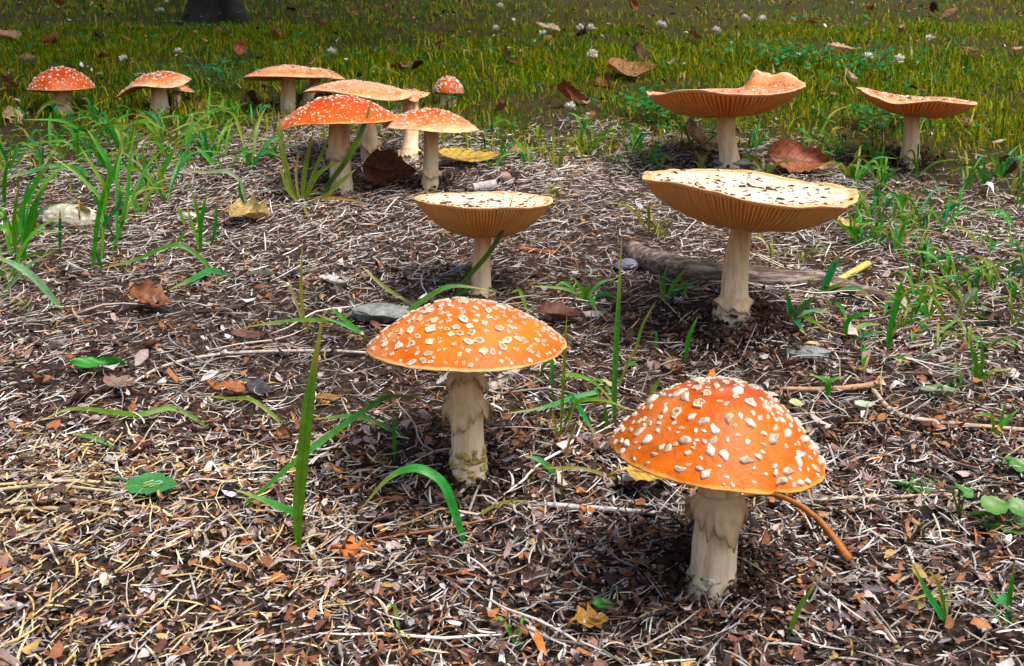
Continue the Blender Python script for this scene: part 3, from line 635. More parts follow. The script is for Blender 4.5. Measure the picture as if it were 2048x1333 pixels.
leaf(32, 242, 50, 'lobed', (.62, .38, .20), 'crisp tan leaf standing in grass beside the domed orange mushroom', .2, .3, .7, .6, .4, seed=17)
leaf(780, 372, 108, 'ovate', (.17, .055, .018), 'large dark brown curled leaf leaning under the cluster between stems', .1, .1, 1.1, .9, .5, seed=18)
leaf(938, 332, 128, 'ovate', (.62, .40, .06), 'long yellow leaf lying flat beside the clean white stem of the cluster', .14, .05, .22, .35, .35, seed=19)
leaf(1042, 318, 40, 'ovate', (.42, .24, .04), 'small yellow brown leaf near the tip of the long yellow leaf', -.5, .3, .4, .8, .4, seed=20)
leaf(500, 448, 84, 'lobed', (.50, .36, .12), 'crumpled yellowish leaf on the litter left of the cluster tuft', .05, .15, .4, 1.2, .4, seed=21)
leaf(281, 345, 26, 'ovate', (.75, .42, .02), 'tiny bright yellow leaf upright among the tall grass blades', 1.4, .9, .5, .5, .3, seed=22)
leaf(325, 372, 26, 'ovate', (.62, .36, .03), 'tiny golden leaf at the foot of slanting grass blades', .8, .4, .5, .8, .3, seed=23)
leaf(170, 452, 50, 'ovate', (.60, .44, .08), 'yellow leaf leaning on the pale angular stone', 1.2, .8, .4, .8, .4, seed=24)
leaf(300, 625, 80, 'lobed', (.28, .10, .035), 'crumbled rust brown leaf remains on bare litter', .2, .3, .5, 1.4, .5, seed=25)
leaf(715, 1130, 66, 'lobed', (.58, .17, .025), 'bright orange brown leaf piece in the foreground litter', -.1, .1, .35, .8, .4, seed=26)
leaf(700, 1118, 34, 'ovate', (.16, .06, .03), 'small dark curled leaf behind the bright orange brown piece', 1.0, .5, .6, 1.2, .4, seed=27)
leaf(468, 800, 46, 'scrap', (.42, .14, .04), 'orange brown leaf scrap under an arching green blade', .3, .4, .4, .7, .4, seed=28, stalk=False)
leaf(522, 800, 56, 'ovate', (.07, .065, .08), 'grey black leaf scrap beside the orange brown scrap', -.3, .2, .4, .8, .4, seed=29, stalk=False)
leaf(660, 818, 62, 'lance', (.36, .17, .03), 'narrow ochre leaf beside the broad upright grass blade', .35, .0, .4, .8, .3, seed=30)
leaf(1120, 648, 90, 'ovate', (.15, .035, .018), 'dark red leaf half buried beyond the orange mushroom cap', .25, .05, .3, .6, .3, seed=31)
leaf(1318, 1000, 130, 'ovate', (.66, .40, .07), 'yellow spotted leaf sheltering beneath the orange domed cap', -.3, -.25, .5, .5, .4, seed=32, lift=.01)
leaf(1728, 832, 42, 'ovate', (.45, .60, .42), 'pale green leaf lying flat beyond the orange domed cap', .1, 0, .2, .3, .2, seed=33, mat='green_leaf', stalk=False)
leaf(1592, 828, 32, 'ovate', (.50, .58, .28), 'pale yellow green leaf touching the back of the orange domed cap', -.4, .1, .3, .4, .2, seed=34, mat='green_leaf', stalk=False)
leaf(308, 998, 108, 'ovate', (.06, .26, .06), 'green oval leaf with bitten edge on the foreground litter', -.15, 0, .2, .35, .3, seed=35, mat='green_leaf')
leaf(198, 750, 104, 'lance', (.04, .30, .03), 'fresh green folded leaf on the pale straw litter', .18, .05, .5, 1.0, .2, seed=36, mat='green_leaf', stalk=False)
leaf(1205, 1240, 48, 'ovate', (.03, .20, .03), 'small dark green leaf on the foreground litter left of the soil', .1, .1, .3, .5, .3, seed=37, mat='green_leaf', stalk=False)
leaf(1182, 1272, 70, 'lobed', (.42, .22, .03), 'wet ochre leaf under the small dark green leaf', .3, .1, .2, .8, .4, seed=38)
leaf(528, 566, 56, 'lance', (.10, .13, .08), 'dull olive leaf strip near the round black berry', .0, .05, .4, .5, .3, seed=39, stalk=False)
leaf(1875, 802, 76, 'lance', (.20, .30, .18), 'grey green lance leaf pressed on the litter near a sprout', -.1, 0, .3, .5, .2, seed=40, mat='green_leaf', stalk=False)
leaf(1690, 470, 44, 'scrap', (.70, .50, .16), 'pale yellow crumpled petal scrap right of the large cream cap', .2, .4, .5, 1.2, .4, seed=41, stalk=False)
leaf(1998, 656, 44, 'ovate', (.28, .20, .22), 'mauve brown leaf under the clover on sparse grass', 1.4, .3, .3, .4, .3, seed=42)
leaf(670, 585, 60, 'scrap', (.60, .56, .56), 'papery whitish leaf scrap behind the flat grey stone', .5, .2, .2, .6, .4, seed=43, stalk=False)
leaf(240, 790, 60, 'scrap', (.30, .20, .14), 'frayed brown scrap lying beyond the fresh green folded leaf', .2, .2, .2, .6, .4, seed=44, stalk=False)
leaf(500, 690, 80, 'lance', (.16, .075, .05), 'strip of dark reddish bark leaf beside a straw coloured twig', .25, .05, .4, .5, .2, seed=45, stalk=False)
far = [(1265, 28, 40, RUST), (1095, 70, 50, (.62, .44, .30)), (1168, 82, 40, DK), (1900, 50, 46, TAN), (1385, 90, 40, RUST), (1015, 136, 52, (.18, .05, .02)), (15, 188, 56, (.25, .07, .03)), (200, 88, 36, DK), (105, 98, 44, RUST), (22, 84, 54, (.5, .28, .15)),
       (478, 118, 44, (.34, .10, .04)), (885, 74, 40, (.5, .34, .18)), (208, 130, 36, (.2, .07, .03)), (60, 138, 40, TAN), (118, 20, 34, (.45, .13, .03)), (255, 12, 22, (.6, .5, .4)), (582, 32, 24, DK), (770, 28, 26, TAN), (720, 34, 18, TAN), (352, 92, 20, RUST), (442, 78, 20, (.5, .3, .1)), (550, 78, 40, (.4, .16, .08)),
       (880, 98, 26, RUST), (1285, 70, 30, RUST), (1865, 35, 30, DK), (1805, 75, 36, (.4, .2, .1)), (800, 150, 40, (.2, .06, .03)), (835, 150, 30, DK), (2035, 112, 30, TAN), (1005, 240, 40, (.3, .13, .05)), (1180, 250, 36, (.35, .15, .07)), (330, 212, 40, (.3, .13, .06)), (20, 195, 40, (.3, .11, .04)), (905, 215, 36, (.25, .08, .03)), (1625, 60, 26, RUST), (1440, 40, 22, TAN), (1740, 30, 24, RUST), (640, 60, 30, (.4, .17, .09))]
for i, (x, y, s_, c) in enumerate(far):
    leaf(x, y, s_, ('ovate', 'ovate', 'lobed')[i % 3], c, 'small %s curled dead leaf in the lawn near %s' % (cname(c), near(*gp(x, y)[:2])), rng.uniform(0, 6), rng.uniform(-.4, .6), rng.uniform(-.7, .9), rng.uniform(.6, 1.4), rng.uniform(.2, .7), seed=60 + i, lift=.012, group='dead leaves in the far lawn', stalk=False)
# long brown leaf stalk in front of the domed orange mushroom
def stalk(pts, wpx, c, label, name='dry_stalk', cat='stalk', group=None, lift=0.0, arch=0.0, mat='stalk', n=6):
    P_ = world_line(pts); s = np.array([mpp(p) for p in P_]); w = np.interp(np.linspace(0, 1, len(pts)), np.linspace(0, 1, len(wpx)), wpx) * s / 2
    P_[:, 2] += w + lift + arch * np.sin(np.linspace(0, pi, len(pts)))
    Q_ = catmull(P_, max(6, 4 * len(pts))); wq = np.interp(np.linspace(0, 1, len(Q_)), np.linspace(0, 1, len(pts)), w)
    Q_[:, 2] = np.maximum(Q_[:, 2], gz(Q_[:, 0], Q_[:, 1]) + wq * .6)
    V, Fc = tube(Q_, wq, n, rough=.08)
    o = obj(name, mesh(name, V - P_[0], Fc), M[mat], None, P_[0]); o.color = (*c, 1)
    return tag(o, label, cat, group)
stalk([(1470, 1008), (1550, 1032), (1630, 1080), (1698, 1142)], [9, 10, 12, 20], (.42, .13, .02), 'long orange brown leaf stalk on litter right of the domed orange mushroom', 'twig', 'twig', lift=.004, arch=.012, n=8)
stalk([(255, 782), (330, 742), (450, 718), (640, 712), (745, 716)], [4, 8, 8, 6], (.52, .46, .41), 'long pale grey twig curving across the litter behind the broad upright blade', 'twig', 'twig', lift=.003)
stalk([(390, 632), (440, 630), (480, 620), (500, 604)], [8, 9, 7], (.05, .03, .025), 'dark curved twig with upturned tip near the rust brown leaf', 'twig', 'twig', lift=.002)
stalk([(980, 788), (1045, 738)], [20, 24], (.50, .45, .38), 'stout pale stick behind the torn skirt of the orange mushroom', 'stick', 'stick')
stalk([(968, 856), (1010, 858), (1058, 874)], [9, 10, 7], (.03, .024, .026), 'short blackish stick by the stem of the orange mushroom', 'stick', 'stick')
stalk([(585, 566), (660, 560), (742, 555)], [8, 8, 6], (.34, .15, .10), 'straight reddish twig lying beside the round black berry', 'twig', 'twig')
stalk([(1038, 502), (1110, 510)], [10, 8], (.45, .13, .04), 'orange splinter of wood right of the slim stem', 'splinter', 'splinter')
stalk([(500, 700), (560, 692), (612, 706)], [7, 7, 6], (.50, .30, .18), 'straw coloured twig beside the dark bark strip', 'twig', 'twig')
stalk([(1560, 788), (1640, 792), (1720, 786), (1765, 778)], [8, 12, 12, 14], (.50, .29, .16), 'curved tan stem with dark hooked end behind the domed cap', 'straw', 'straw', lift=.003)
stalk([(1745, 792), (1790, 838), (1880, 856), (2060, 872)], [9, 10, 9, 8], (.56, .43, .31), 'long pale straw sweeping past the sprout right of the domed cap', 'straw', 'straw', lift=.003)
stalk([(1560, 1020), (1700, 1010), (1912, 1002)], [7, 8, 5], (.60, .46, .34), 'straight pale straw crossing the litter above the leaf stalk', 'straw', 'straw', lift=.004)
stalk([(1575, 1056), (1700, 1030), (1812, 1010)], [10, 9, 6], (.58, .40, .26), 'thick tan straw slanting under the straight pale straw', 'straw', 'straw', lift=.002)
stalk([(1738, 912), (1830, 938), (1930, 955), (2060, 948)], [7, 8, 7], (.03, .026, .03), 'thin black twig lying near the paired clover leaves', 'twig', 'twig', lift=.002)
stalk([(1848, 1078), (1910, 1120), (1975, 1178)], [8, 12, 8], (.52, .45, .40), 'flat grey straw slanting towards the twin green shoots', 'straw', 'straw', lift=.002)
stalk([(1586, 1108), (1689, 1180), (1790, 1300)], [9, 9, 10], (.46, .36, .28), 'long grey brown straw in the foreground below the leaf stalk', 'straw', 'straw', lift=.003)
stalk([(1570, 1150), (1650, 1230), (1730, 1262)], [12, 11, 8], (.06, .055, .06), 'dark slender stick in the foreground by a lone slanting blade', 'stick', 'stick')
stalk([(1860, 716), (1790, 710), (1800, 705), (1840, 696)], [8, 10], (.20, .09, .06), 'short red brown stick among sparse grass blades', 'stick', 'stick')
stalk([(1905, 655), (1935, 610), (1950, 590)], [14, 20, 12], (.12, .10, .10), 'flat dark stick upright on sparse grass near clover', 'stick', 'stick', lift=.002)
stalk([(985, 900), (880, 905), (800, 960)], [5, 5], (.40, .30, .22), 'thin brown straw curving round the yellowish stem base', 'straw', 'straw')
stalk([(1040, 1015), (1160, 1026), (1320, 1036)], [9, 13, 9], (.62, .60, .62), 'silvery flat straw lying left of the domed orange mushroom', 'straw', 'straw', lift=.002)
for k_, (yy, ln) in enumerate(((965, 300), (985, 340), (1000, 260), (1018, 320), (1040, 240))):
    stalk([(-30, yy + 4), (ln * .4, yy - 6), (ln, yy + 8)], [7, 9, 5], (.62 - .04 * k_, .52 - .04 * k_, .32 - .03 * k_), 'golden straw in the loose bundle left of the bitten green leaf', 'straw', 'straw', group='golden straw bundle', lift=.003 + .002 * (k_ % 3))

# ================================================================== GRASS PLANTS
GREEN = [(.04, .33, .012), (.07, .38, .012), (.02, .30, .05), (.11, .35, .012), (.16, .35, .010)]
def ribbon(P_, wid, facing, fold=.25):
    m_ = len(P_); T = nrm(np.gradient(P_, axis=0)); 
    S = nrm(np.cross(T, facing)); N = nrm(np.cross(S, T))
    w = wid[:, None]
    V = np.stack([P_ - S * w, P_ - N * w * fold, P_ + S * w], 1).reshape(-1, 3)
    return V, grid_faces(m_, 3)
def blade_pts(pts, dY=0.0, Y0=None):
    b0 = gp(*pts[0]); Y0 = b0[1] if Y0 is None else Y0
    out = [b0 if Y0 == b0[1] else at(pts[0][0], pts[0][1], Y0)]
    for i, q in enumerate(pts[1:], 1):
        p = at(q[0], q[1], Y0 + dY * i / (len(pts) - 1))
        if p[2] < gz(p[0], p[1]) + .011: p = gp(*q); p[2] += .012
        out.append(p)
    return np.array(out)
def blade(root, pts, w, c, dY=0.0, name='blade', Y0=None, prof=None, twist=.3):
    P_ = blade_pts(pts, dY, Y0); n = max(9, 5 * len(pts)); Q_ = catmull(P_, n)
    s = np.linspace(0, 1, n); px_ = mpp(P_[0])
    if prof is None: prof_ = np.minimum(1, .45 + s * 2.2) * np.clip((1 - s) * 2.6, .03, 1) ** .8
    else: prof_ = np.interp(s, np.linspace(0, 1, len(prof)), prof)
    fa = nrm(C0 - Q_.mean(0)) + np.array([0, 0, .5]); fa = fa + np.outer(s - .5, np.array([twist, 0, twist]))
    V, Fc = ribbon(Q_, w * .86 * px_ / 2 * prof_, fa)
    o = obj(name, mesh(name, V - np.array(root.location), Fc, attrs={'t': np.tile([-1., 0., 1.], n), 's': np.repeat(s, 3)}), M['blade'], root); o.color = (*c, 1)
    return o
def plant(label, base, blades, w=9, cat='grass', name='grass_tuft', group=None, cols=None):
    root = thing(name, label, cat, gp(*base), group)
    bY = gp(*base)[1]
    for i, b_ in enumerate(blades):
        pts = b_[0]; ww = b_[1] if len(b_) > 1 else w; dY = b_[2] if len(b_) > 2 else rng.uniform(-.03, .03)
        c = b_[3] if len(b_) > 3 else (cols or GREEN)[i % len(cols or GREEN)]
        blade(root, pts, ww, c, dY)
    return root
OL = (.20, .28, .02); YG = (.30, .30, .03); STR = (.42, .32, .10); EM = (.02, .30, .10)
plant('broad upright grass blade with one side leaf rising from the foreground litter', (597, 1108), [([(597, 1108), (596, 1026), (605, 924), (615, 823), (627, 742), (648, 618)], 27, -.02, (.12, .30, .015)), ([(597, 1050), (592, 1028), (542, 1006), (466, 978)], 17, -.02, (.05, .34, .04))])
plant('single green blade arching over in front of the yellowish stem base', (931, 1097), [([(931, 1097), (915, 1042), (890, 973), (858, 945), (821, 937), (773, 960), (714, 1028)], 22, .01, (.03, .34, .04))])
plant('long green blade arching low behind the broad upright blade', (489, 1012), [([(489, 1012), (590, 924), (663, 868), (744, 811), (789, 792), (876, 803)], 16, .05, (.06, .30, .03)), ([(817, 878), (724, 862), (623, 866)], 12, .0, (.06, .25, .03))])
plant('small upright blade on litter left of the torn skirted mushroom', (789, 925), [([(789, 925), (788, 870), (785, 819)], 8)])
plant('low arching blade on litter beyond the bitten green leaf', (421, 858), [([(421, 858), (351, 845), (273, 829), (156, 845), (90, 866)], 13, -.02, (.14, .30, .02)), ([(262, 908), (187, 876), (140, 867)], 10, 0, (.07, .30, .02))])
plant('thin arching blade over the orange brown scrap', (580, 866), [([(580, 866), (545, 830), (501, 799), (453, 797), (400, 816)], 10, .02, OL)])
plant('spreading blade in the litter left of the flat grey stone', (735, 676), [([(735, 676), (690, 650), (643, 641), (562, 643), (477, 658)], 10, .0, (.10, .30, .02)), ([(735, 676), (690, 640), (655, 610)], 9), ([(735, 676), (700, 655), (630, 628)], 8)])
plant('thin yellow upright blade beside the round black berry', (612, 672), [([(612, 672), (605, 620), (602, 560), (605, 482)], 8, 0, YG), ([(608, 650), (590, 600), (575, 555)], 6, 0, STR), ([(608, 672), (625, 640)], 6, 0, STR)])
plant('tall tuft of slanting green blades beside the pale angular stone', (195, 548), [([(184, 540), (190, 490), (195, 445), (207, 388), (216, 355)], 11), ([(207, 412), (213, 376), (231, 337), (248, 262)], 12, 0), ([(204, 544), (198, 520), (192, 499)], 9), ([(200, 480), (207, 412), (168, 361), (105, 313)], 9, 0),
      ([(205, 440), (210, 382), (186, 334), (159, 292)], 9, 0), ([(208, 430), (219, 340), (198, 295), (174, 259)], 12, 0), ([(222, 505), (240, 460), (255, 388), (260, 319), (270, 253)], 9), ([(206, 520), (207, 454), (240, 406), (234, 352)], 9), ([(203, 530), (206, 450), (200, 400)], 7)])
plant('loose tuft of short slanting blades around a tiny yellow leaf', (300, 395), [([(280, 380), (282, 361), (315, 295)], 9), ([(309, 392), (330, 334), (357, 283)], 11), ([(296, 390), (294, 376), (324, 310)], 9), ([(300, 396), (290, 350), (285, 285)], 8), ([(312, 395), (300, 350), (240, 300)], 7, 0, (.25, .30, .15))])
plant('forked tuft of thin blades on litter left of the crumpled yellowish leaf', (401, 508), [([(401, 508), (402, 451), (416, 370)], 10), ([(400, 505), (399, 445), (381, 370)], 9), ([(420, 496), (430, 460), (435, 385)], 8), ([(400, 500), (385, 450), (372, 410)], 6), ([(369, 450), (362, 430), (357, 412)], 8)])
plant('dense tuft of green blades left of the pale angular stone', (45, 525), [([(45, 522), (57, 454), (72, 406), (99, 361)], 14), ([(27, 508), (39, 430), (75, 361), (105, 319)], 12), ([(50, 500), (60, 451), (84, 421), (111, 409)], 11, -.02, (.15, .30, .18)), ([(40, 520), (20, 470), (2, 455), (-20, 470)], 11), ([(30, 520), (28, 440), (40, 360)], 8),
      ([(9, 420), (9, 364), (18, 310)], 9), ([(50, 520), (45, 470), (30, 420)], 10), ([(120, 504), (120, 460), (120, 415)], 7), ([(20, 510), (10, 440), (-10, 400)], 12), ([(54, 500), (70, 440), (75, 380)], 8)])
plant('wide pale green blade drooping across the litter below the dense tuft', (126, 622), [([(126, 622), (75, 562), (30, 529), (-20, 512)], 17, 0, (.14, .34, .14)), ([(0, 596), (30, 559), (60, 529), (108, 502)], 10, 0, (.2, .34, .12))])
plant('long horizontal blue green blade resting on grass near the pale stone', (195, 366), [([(195, 366), (162, 355), (105, 349), (60, 361), (-10, 381)], 13, -.01, (.04, .30, .10))])
plant('bent blade forming a peak above bare litter', (432, 558), [([(432, 558), (405, 520), (351, 490), (270, 520), (198, 560)], 11, -.01, (.08, .28, .02)), ([(345, 495), (360, 478), (372, 462)], 9, 0)])
plant('short wide blade lying flat beside the bent blade', (464, 553), [([(464, 553), (425, 562), (390, 578), (339, 602)], 15, -.01, (.03, .26, .05))])
plant('drooping pale blade hooked over the litter left of the cluster tuft', (495, 420), [([(495, 420), (480, 364), (450, 343), (410, 345), (360, 340)], 9, 0, (.28, .38, .22)), ([(490, 415), (480, 385), (478, 360)], 7)])
plant('sparse upright blades at the lawn edge behind the hooked pale blade', (420, 335), [([(432, 337), (415, 315), (390, 293)], 11), ([(380, 330), (375, 280), (387, 229)], 10), ([(420, 330), (412, 290), (410, 250)], 8), ([(450, 320), (455, 280), (460, 255)], 7), ([(405, 320), (412, 270), (425, 235)], 9)])
plant('grass tuft of olive blades in front of the cluster stems', (602, 408), [([(602, 406), (579, 364), (563, 283), (557, 222)], 12, 0, OL), ([(604, 406), (610, 340), (628, 255)], 11, 0, OL), ([(606, 406), (630, 340), (668, 250)], 8, 0, OL), ([(640, 408), (653, 393), (692, 322), (728, 251), (745, 190)], 14, 0, (.13, .26, .02)), ([(640, 406), (679, 367), (712, 338)], 11, 0, OL), ([(610, 406), (628, 361), (653, 335), (688, 324)], 10, 0, OL),
      ([(598, 408), (575, 375), (557, 330)], 9, 0, OL), ([(612, 404), (666, 414), (728, 423)], 8, 0, (.40, .22, .03)), ([(604, 412), (612, 440), (618, 455)], 6, 0, YG), ([(600, 408), (592, 350), (598, 300)], 6, 0, STR), ([(606, 410), (635, 395), (650, 380)], 6, 0, STR), ([(602, 410), (570, 395), (560, 385)], 6, 0, YG)], cols=[OL])
plant('long blade leaning in front of the cream bowl shaped cap', (905, 604), [([(905, 604), (933, 559), (981, 502), (1009, 450), (1026, 392)], 12, -.03, (.10, .20, .02))])
plant('arching blades crossing between the slim stem and the orange cap', (905, 606), [([(787, 648), (839, 606), (900, 573), (980, 580)], 13, .02, (.07, .24, .02)), ([(905, 604), (952, 592), (1009, 590)], 8, .0), ([(952, 606), (940, 585), (924, 562)], 12, 0, (.06, .30, .03)), ([(825, 610), (768, 573), (722, 532)], 9, .02, OL), ([(1054, 622), (1040, 605), (1022, 586)], 9)])
plant('flat star shaped grass sprout on bare litter between the two cream caps', (1172, 597), [([(1172, 597), (1130, 578), (1059, 572)], 8, -.01, (.14, .32, .03)), ([(1172, 597), (1182, 620), (1193, 647)], 11, -.01), ([(1172, 597), (1200, 588), (1232, 578)], 8), ([(1172, 597), (1175, 580), (1180, 566)], 11), ([(1172, 597), (1150, 620)], 8), ([(1172, 597), (1130, 588), (1115, 592)], 8), ([(1172, 597), (1160, 575), (1148, 556)], 8), ([(1172, 600), (1210, 610), (1240, 625)], 8)])
plant('tall thin grass stalk with bent seed tip rising left of the branch', (1229, 858), [([(1229, 858), (1229, 768), (1235, 642), (1244, 472)], 13, 0, (.07, .27, .03)), ([(1233, 740), (1265, 713), (1286, 650), (1311, 604)], 7, 0, (.12, .28, .03)), ([(1232, 770), (1258, 752), (1278, 758)], 8, 0), ([(1230, 800), (1205, 790), (1180, 784)], 7, 0), ([(1231, 790), (1250, 740), (1275, 690)], 6, 0, YG)])
plant('wiry grass clump with crossing blades between the two orange caps', (1120, 882), [([(1120, 882), (1126, 776), (1130, 692), (1134, 630)], 8, 0, OL), ([(1130, 815), (1197, 811), (1147, 822), (1084, 843), (1006, 856)], 13, 0, (.05, .30, .06)), ([(1125, 830), (1139, 818), (1168, 860), (1194, 908)], 11, -.01), ([(1126, 790), (1130, 751), (1185, 789), (1240, 850)], 10, -.01),
      ([(1122, 870), (1150, 810), (1200, 800), (1270, 822)], 9), ([(1105, 800), (1101, 717), (1071, 787)], 9, 0), ([(1118, 880), (1108, 840), (1105, 810)], 6, 0, YG), ([(1124, 880), (1140, 840), (1150, 800)], 5, 0, STR), ([(1214, 860), (1212, 830), (1208, 805)], 9), ([(1118, 884), (1095, 870), (1080, 850)], 5, 0, STR), ([(1126, 930), (1140, 880), (1152, 850)], 6, 0, (.34, .24, .04))])
plant('curved green blade with a flat olive stalk left of the domed cap', (1122, 962), [([(1122, 962), (1084, 923), (1046, 911)], 13, 0, (.05, .32, .06)), ([(1252, 966), (1168, 968), (1067, 966)], 9, 0, (.26, .24, .03)), ([(1122, 1000), (1124, 960), (1126, 930)], 5, 0, YG)])
plant('two slanting blades left of the dark soil under the cream mushroom', (1370, 728), [([(1370, 728), (1378, 675), (1396, 632)], 10), ([(1294, 803), (1310, 775), (1324, 750)], 9, 0, OL), ([(1310, 720), (1312, 690), (1300, 670)], 6)])
plant('small spreading weed in front of the branch left of the cream mushroom stem', (1330, 605), [([(1330, 603), (1328, 560), (1336, 524)], 7), ([(1330, 603), (1350, 565), (1372, 538)], 10), ([(1330, 603), (1360, 580), (1400, 560)], 9, 0, EM), ([(1332, 604), (1365, 590), (1392, 600)], 8, 0, OL), ([(1330, 604), (1360, 600), (1375, 622)], 8), ([(1330, 604), (1322, 580), (1318, 545)], 7, 0, YG), ([(1362, 590), (1366, 600), (1374, 622)], 7)])
plant('coarse weed with a cut yellow stem beside the cream mushroom soil', (1574, 646), [([(1640, 590), (1655, 560), (1668, 530), (1680, 506)], 17, 0, (.02, .26, .05)), ([(1574, 645), (1605, 615), (1635, 588)], 15, -.01, (.06, .22, .03)), ([(1580, 640), (1582, 620), (1566, 568)], 12), ([(1578, 645), (1590, 665), (1610, 694)], 11, -.01, EM), ([(1580, 646), (1610, 660), (1652, 684)], 10), ([(1629, 601), (1676, 632), (1696, 680)], 9, -.01),
      ([(1655, 590), (1708, 597), (1746, 622)], 10, 0, (.12, .32, .12)), ([(1580, 646), (1620, 645), (1660, 650)], 9), ([(1638, 590), (1628, 575), (1620, 562)], 10), ([(1640, 592), (1665, 575), (1700, 560)], 8)])
stalk([(1655, 588), (1690, 570), (1734, 545)], [12, 14, 15], (.58, .52, .12), 'thick cut yellow grass stem resting on the end of the branch', 'cut_straw', 'straw', lift=.006)
plant('trailing green shoot on litter below the end of the branch', (1690, 685), [([(1690, 685), (1700, 638), (1768, 622)], 11), ([(1690, 685), (1720, 676), (1760, 672)], 12, 0, (.14, .32, .03)), ([(1700, 684), (1740, 690), (1770, 664)], 7), ([(1695, 684), (1685, 700)], 9)])
plant('upright shoot with broad tip right of the branch end', (1774, 705), [([(1774, 705), (1780, 660), (1787, 632), (1792, 598), (1768, 582)], 14, 0), ([(1787, 632), (1796, 590), (1806, 556)], 9, 0), ([(1784, 640), (1775, 610), (1766, 655)], 8, 0), ([(1776, 702), (1790, 660), (1808, 620)], 6, 0, YG), ([(1787, 640), (1800, 600), (1818, 580)], 9, 0)])
plant('single arching blade on sparse ground right of the branch', (1903, 662), [([(1903, 662), (1885, 630), (1872, 601), (1856, 536)], 8, 0, OL), ([(1862, 678), (1900, 672), (1920, 658)], 7, 0)])
plant('yellowing tuft of short blades on litter near the stone edge of the frame', (1957, 775), [([(1957, 773), (1947, 711), (1935, 668)], 9), ([(1957, 773), (1965, 720), (1960, 672)], 8), ([(1957, 773), (1980, 745), (2030, 738)], 9, 0, OL), ([(1950, 775), (1952, 720), (1944, 690)], 8), ([(1957, 773), (1990, 740), (2012, 750)], 7, 0, YG), ([(1925, 780), (1920, 740)], 6)])
plant('two leaved sprout on litter behind the domed orange cap', (1655, 800), [([(1655, 800), (1656, 765), (1693, 752)], 9, 0), ([(1655, 800), (1656, 765), (1618, 748)], 10, 0), ([(1655, 800), (1656, 780), (1656, 762)], 7, 0, STR)])
plant('short upright blade in the litter behind the two leaved sprout', (1727, 740), [([(1727, 740), (1726, 715), (1730, 692)], 10), ([(1727, 745), (1740, 725)], 6, 0, STR)])
plant('twin forked green shoot in the foreground beside a grey straw', (1900, 1255), [([(1900, 1255), (1880, 1225), (1852, 1181), (1820, 1117)], 15, -.01, (.03, .32, .06)), ([(1893, 1240), (1878, 1173), (1857, 1138)], 9, 0, OL), ([(1895, 1240), (1870, 1225), (1809, 1203)], 9, 0, (.40, .32, .04)), ([(1895, 1240), (1890, 1215), (1905, 1195)], 7, 0, (.20, .36, .12))])
plant('pair of bright blades rising beside a pale stem in the foreground', (2012, 1262), [([(2012, 1262), (2008, 1230), (1994, 1203), (1972, 1166)], 15, 0, (.05, .33, .08)), ([(2018, 1240), (2020, 1190), (2029, 1125)], 11, 0, (.05, .30, .03)), ([(2014, 1262), (2040, 1225)], 7, 0, OL), ([(2008, 1262), (1985, 1250)], 9, 0, OL)])
plant('lone slanting blade in the foreground beside the dark slender stick', (1573, 1280), [([(1573, 1280), (1599, 1216), (1636, 1162)], 12, 0, (.10, .28, .03))])
plant('three bladed sprout on litter near the long pale straw', (1986, 882), [([(1986, 882), (1980, 860), (1943, 833)], 9, 0), ([(1986, 882), (2005, 848), (2043, 814)], 10, 0), ([(1986, 882), (1986, 845), (1974, 822)], 7, 0, OL), ([(1990, 880), (2005, 830), (2012, 800)], 6, 0)])
plant('small green sprout in the foreground litter below the arching blade', (1035, 1296), [([(1035, 1296), (1020, 1265), (1022, 1250)], 8), ([(1035, 1296), (1045, 1270), (1042, 1250)], 11, 0, (.12, .36, .04)), ([(1035, 1296), (1060, 1278)], 11), ([(1035, 1296), (1005, 1275), (985, 1274)], 9, 0, OL)])
plant('slanting green blade tip poking from the foreground leaves', (800, 1275), [([(800, 1275), (790, 1248), (776, 1220)], 9, 0, (.14, .26, .03))])
plant('thin pale blade curving from the dark soil left of the soil hollow', (1000, 1046), [([(930, 1048), (1000, 1038), (1060, 1002)], 8, 0, (.30, .30, .03))])
# random small tufts on the sparse right side and along the lawn edge
def rtuft(px_, py_, n, hp, label, group, w=6, cols=GREEN):
    p = gp(px_, py_); s = mpp(p); root = thing('grass_tuft', '%s bladed %s %s near %s' % (('two', 'three', 'four', 'five', 'six', 'seven')[n - 2], 'tall' if hp > 70 else 'medium' if hp > 50 else 'low', label, near(p[0], p[1])), 'grass', p, group)
    for i in range(n):
        a_ = rng.uniform(0, 2 * pi); h = hp * s * rng.uniform(.5, 1.1); l = h * rng.uniform(.3, 1.7)
        d_ = np.array([math.cos(a_), math.sin(a_), 0]); q0 = np.array([*rng.normal(size=2) * 3 * s, 0])
        q1 = q0 + d_ * l * .4 + [0, 0, h * .7]; q2 = q0 + d_ * l + [0, 0, h * rng.uniform(.45, 1.0)]
        pts = []
        for q in (q0, q1, q2):
            z0 = float(gz(q[0] + p[0], q[1] + p[1])) - p[2]; pts.append([q[0], q[1], max(q[2] + z0, z0 - .001)])
        Q_ = catmull(pts, 9); ss = np.linspace(0, 1, 9)
        V, Fc = ribbon(Q_, w * s / 2 * rng.uniform(.7, 1.4) * np.minimum(1, .5 + ss * 2) * np.clip((1 - ss) * 2.2, .04, 1), nrm(rng.normal(size=3) * .5 + np.array([0, -1, .5])))
        o = obj('blade', mesh('blade', V, Fc, attrs={'t': np.tile([-1., 0., 1.], 9), 's': np.repeat(ss, 3)}), M['blade'], root); c = cols[int(rng.integers(len(cols)))]; o.color = (*c, 1)
YGC = GREEN + [OL, YG, EM, (.18, .30, .03)]
for _ in range(70):
    x = rng.uniform(1690, 2060); y = rng.uniform(350, 660) if x > 1800 else rng.uniform(350, 520)
    rtuft(x, y, int(rng.integers(3, 7)), rng.uniform(45, 95), 'green tuft on bare ground', 'sparse tufts beside the branch end', 5, YGC)
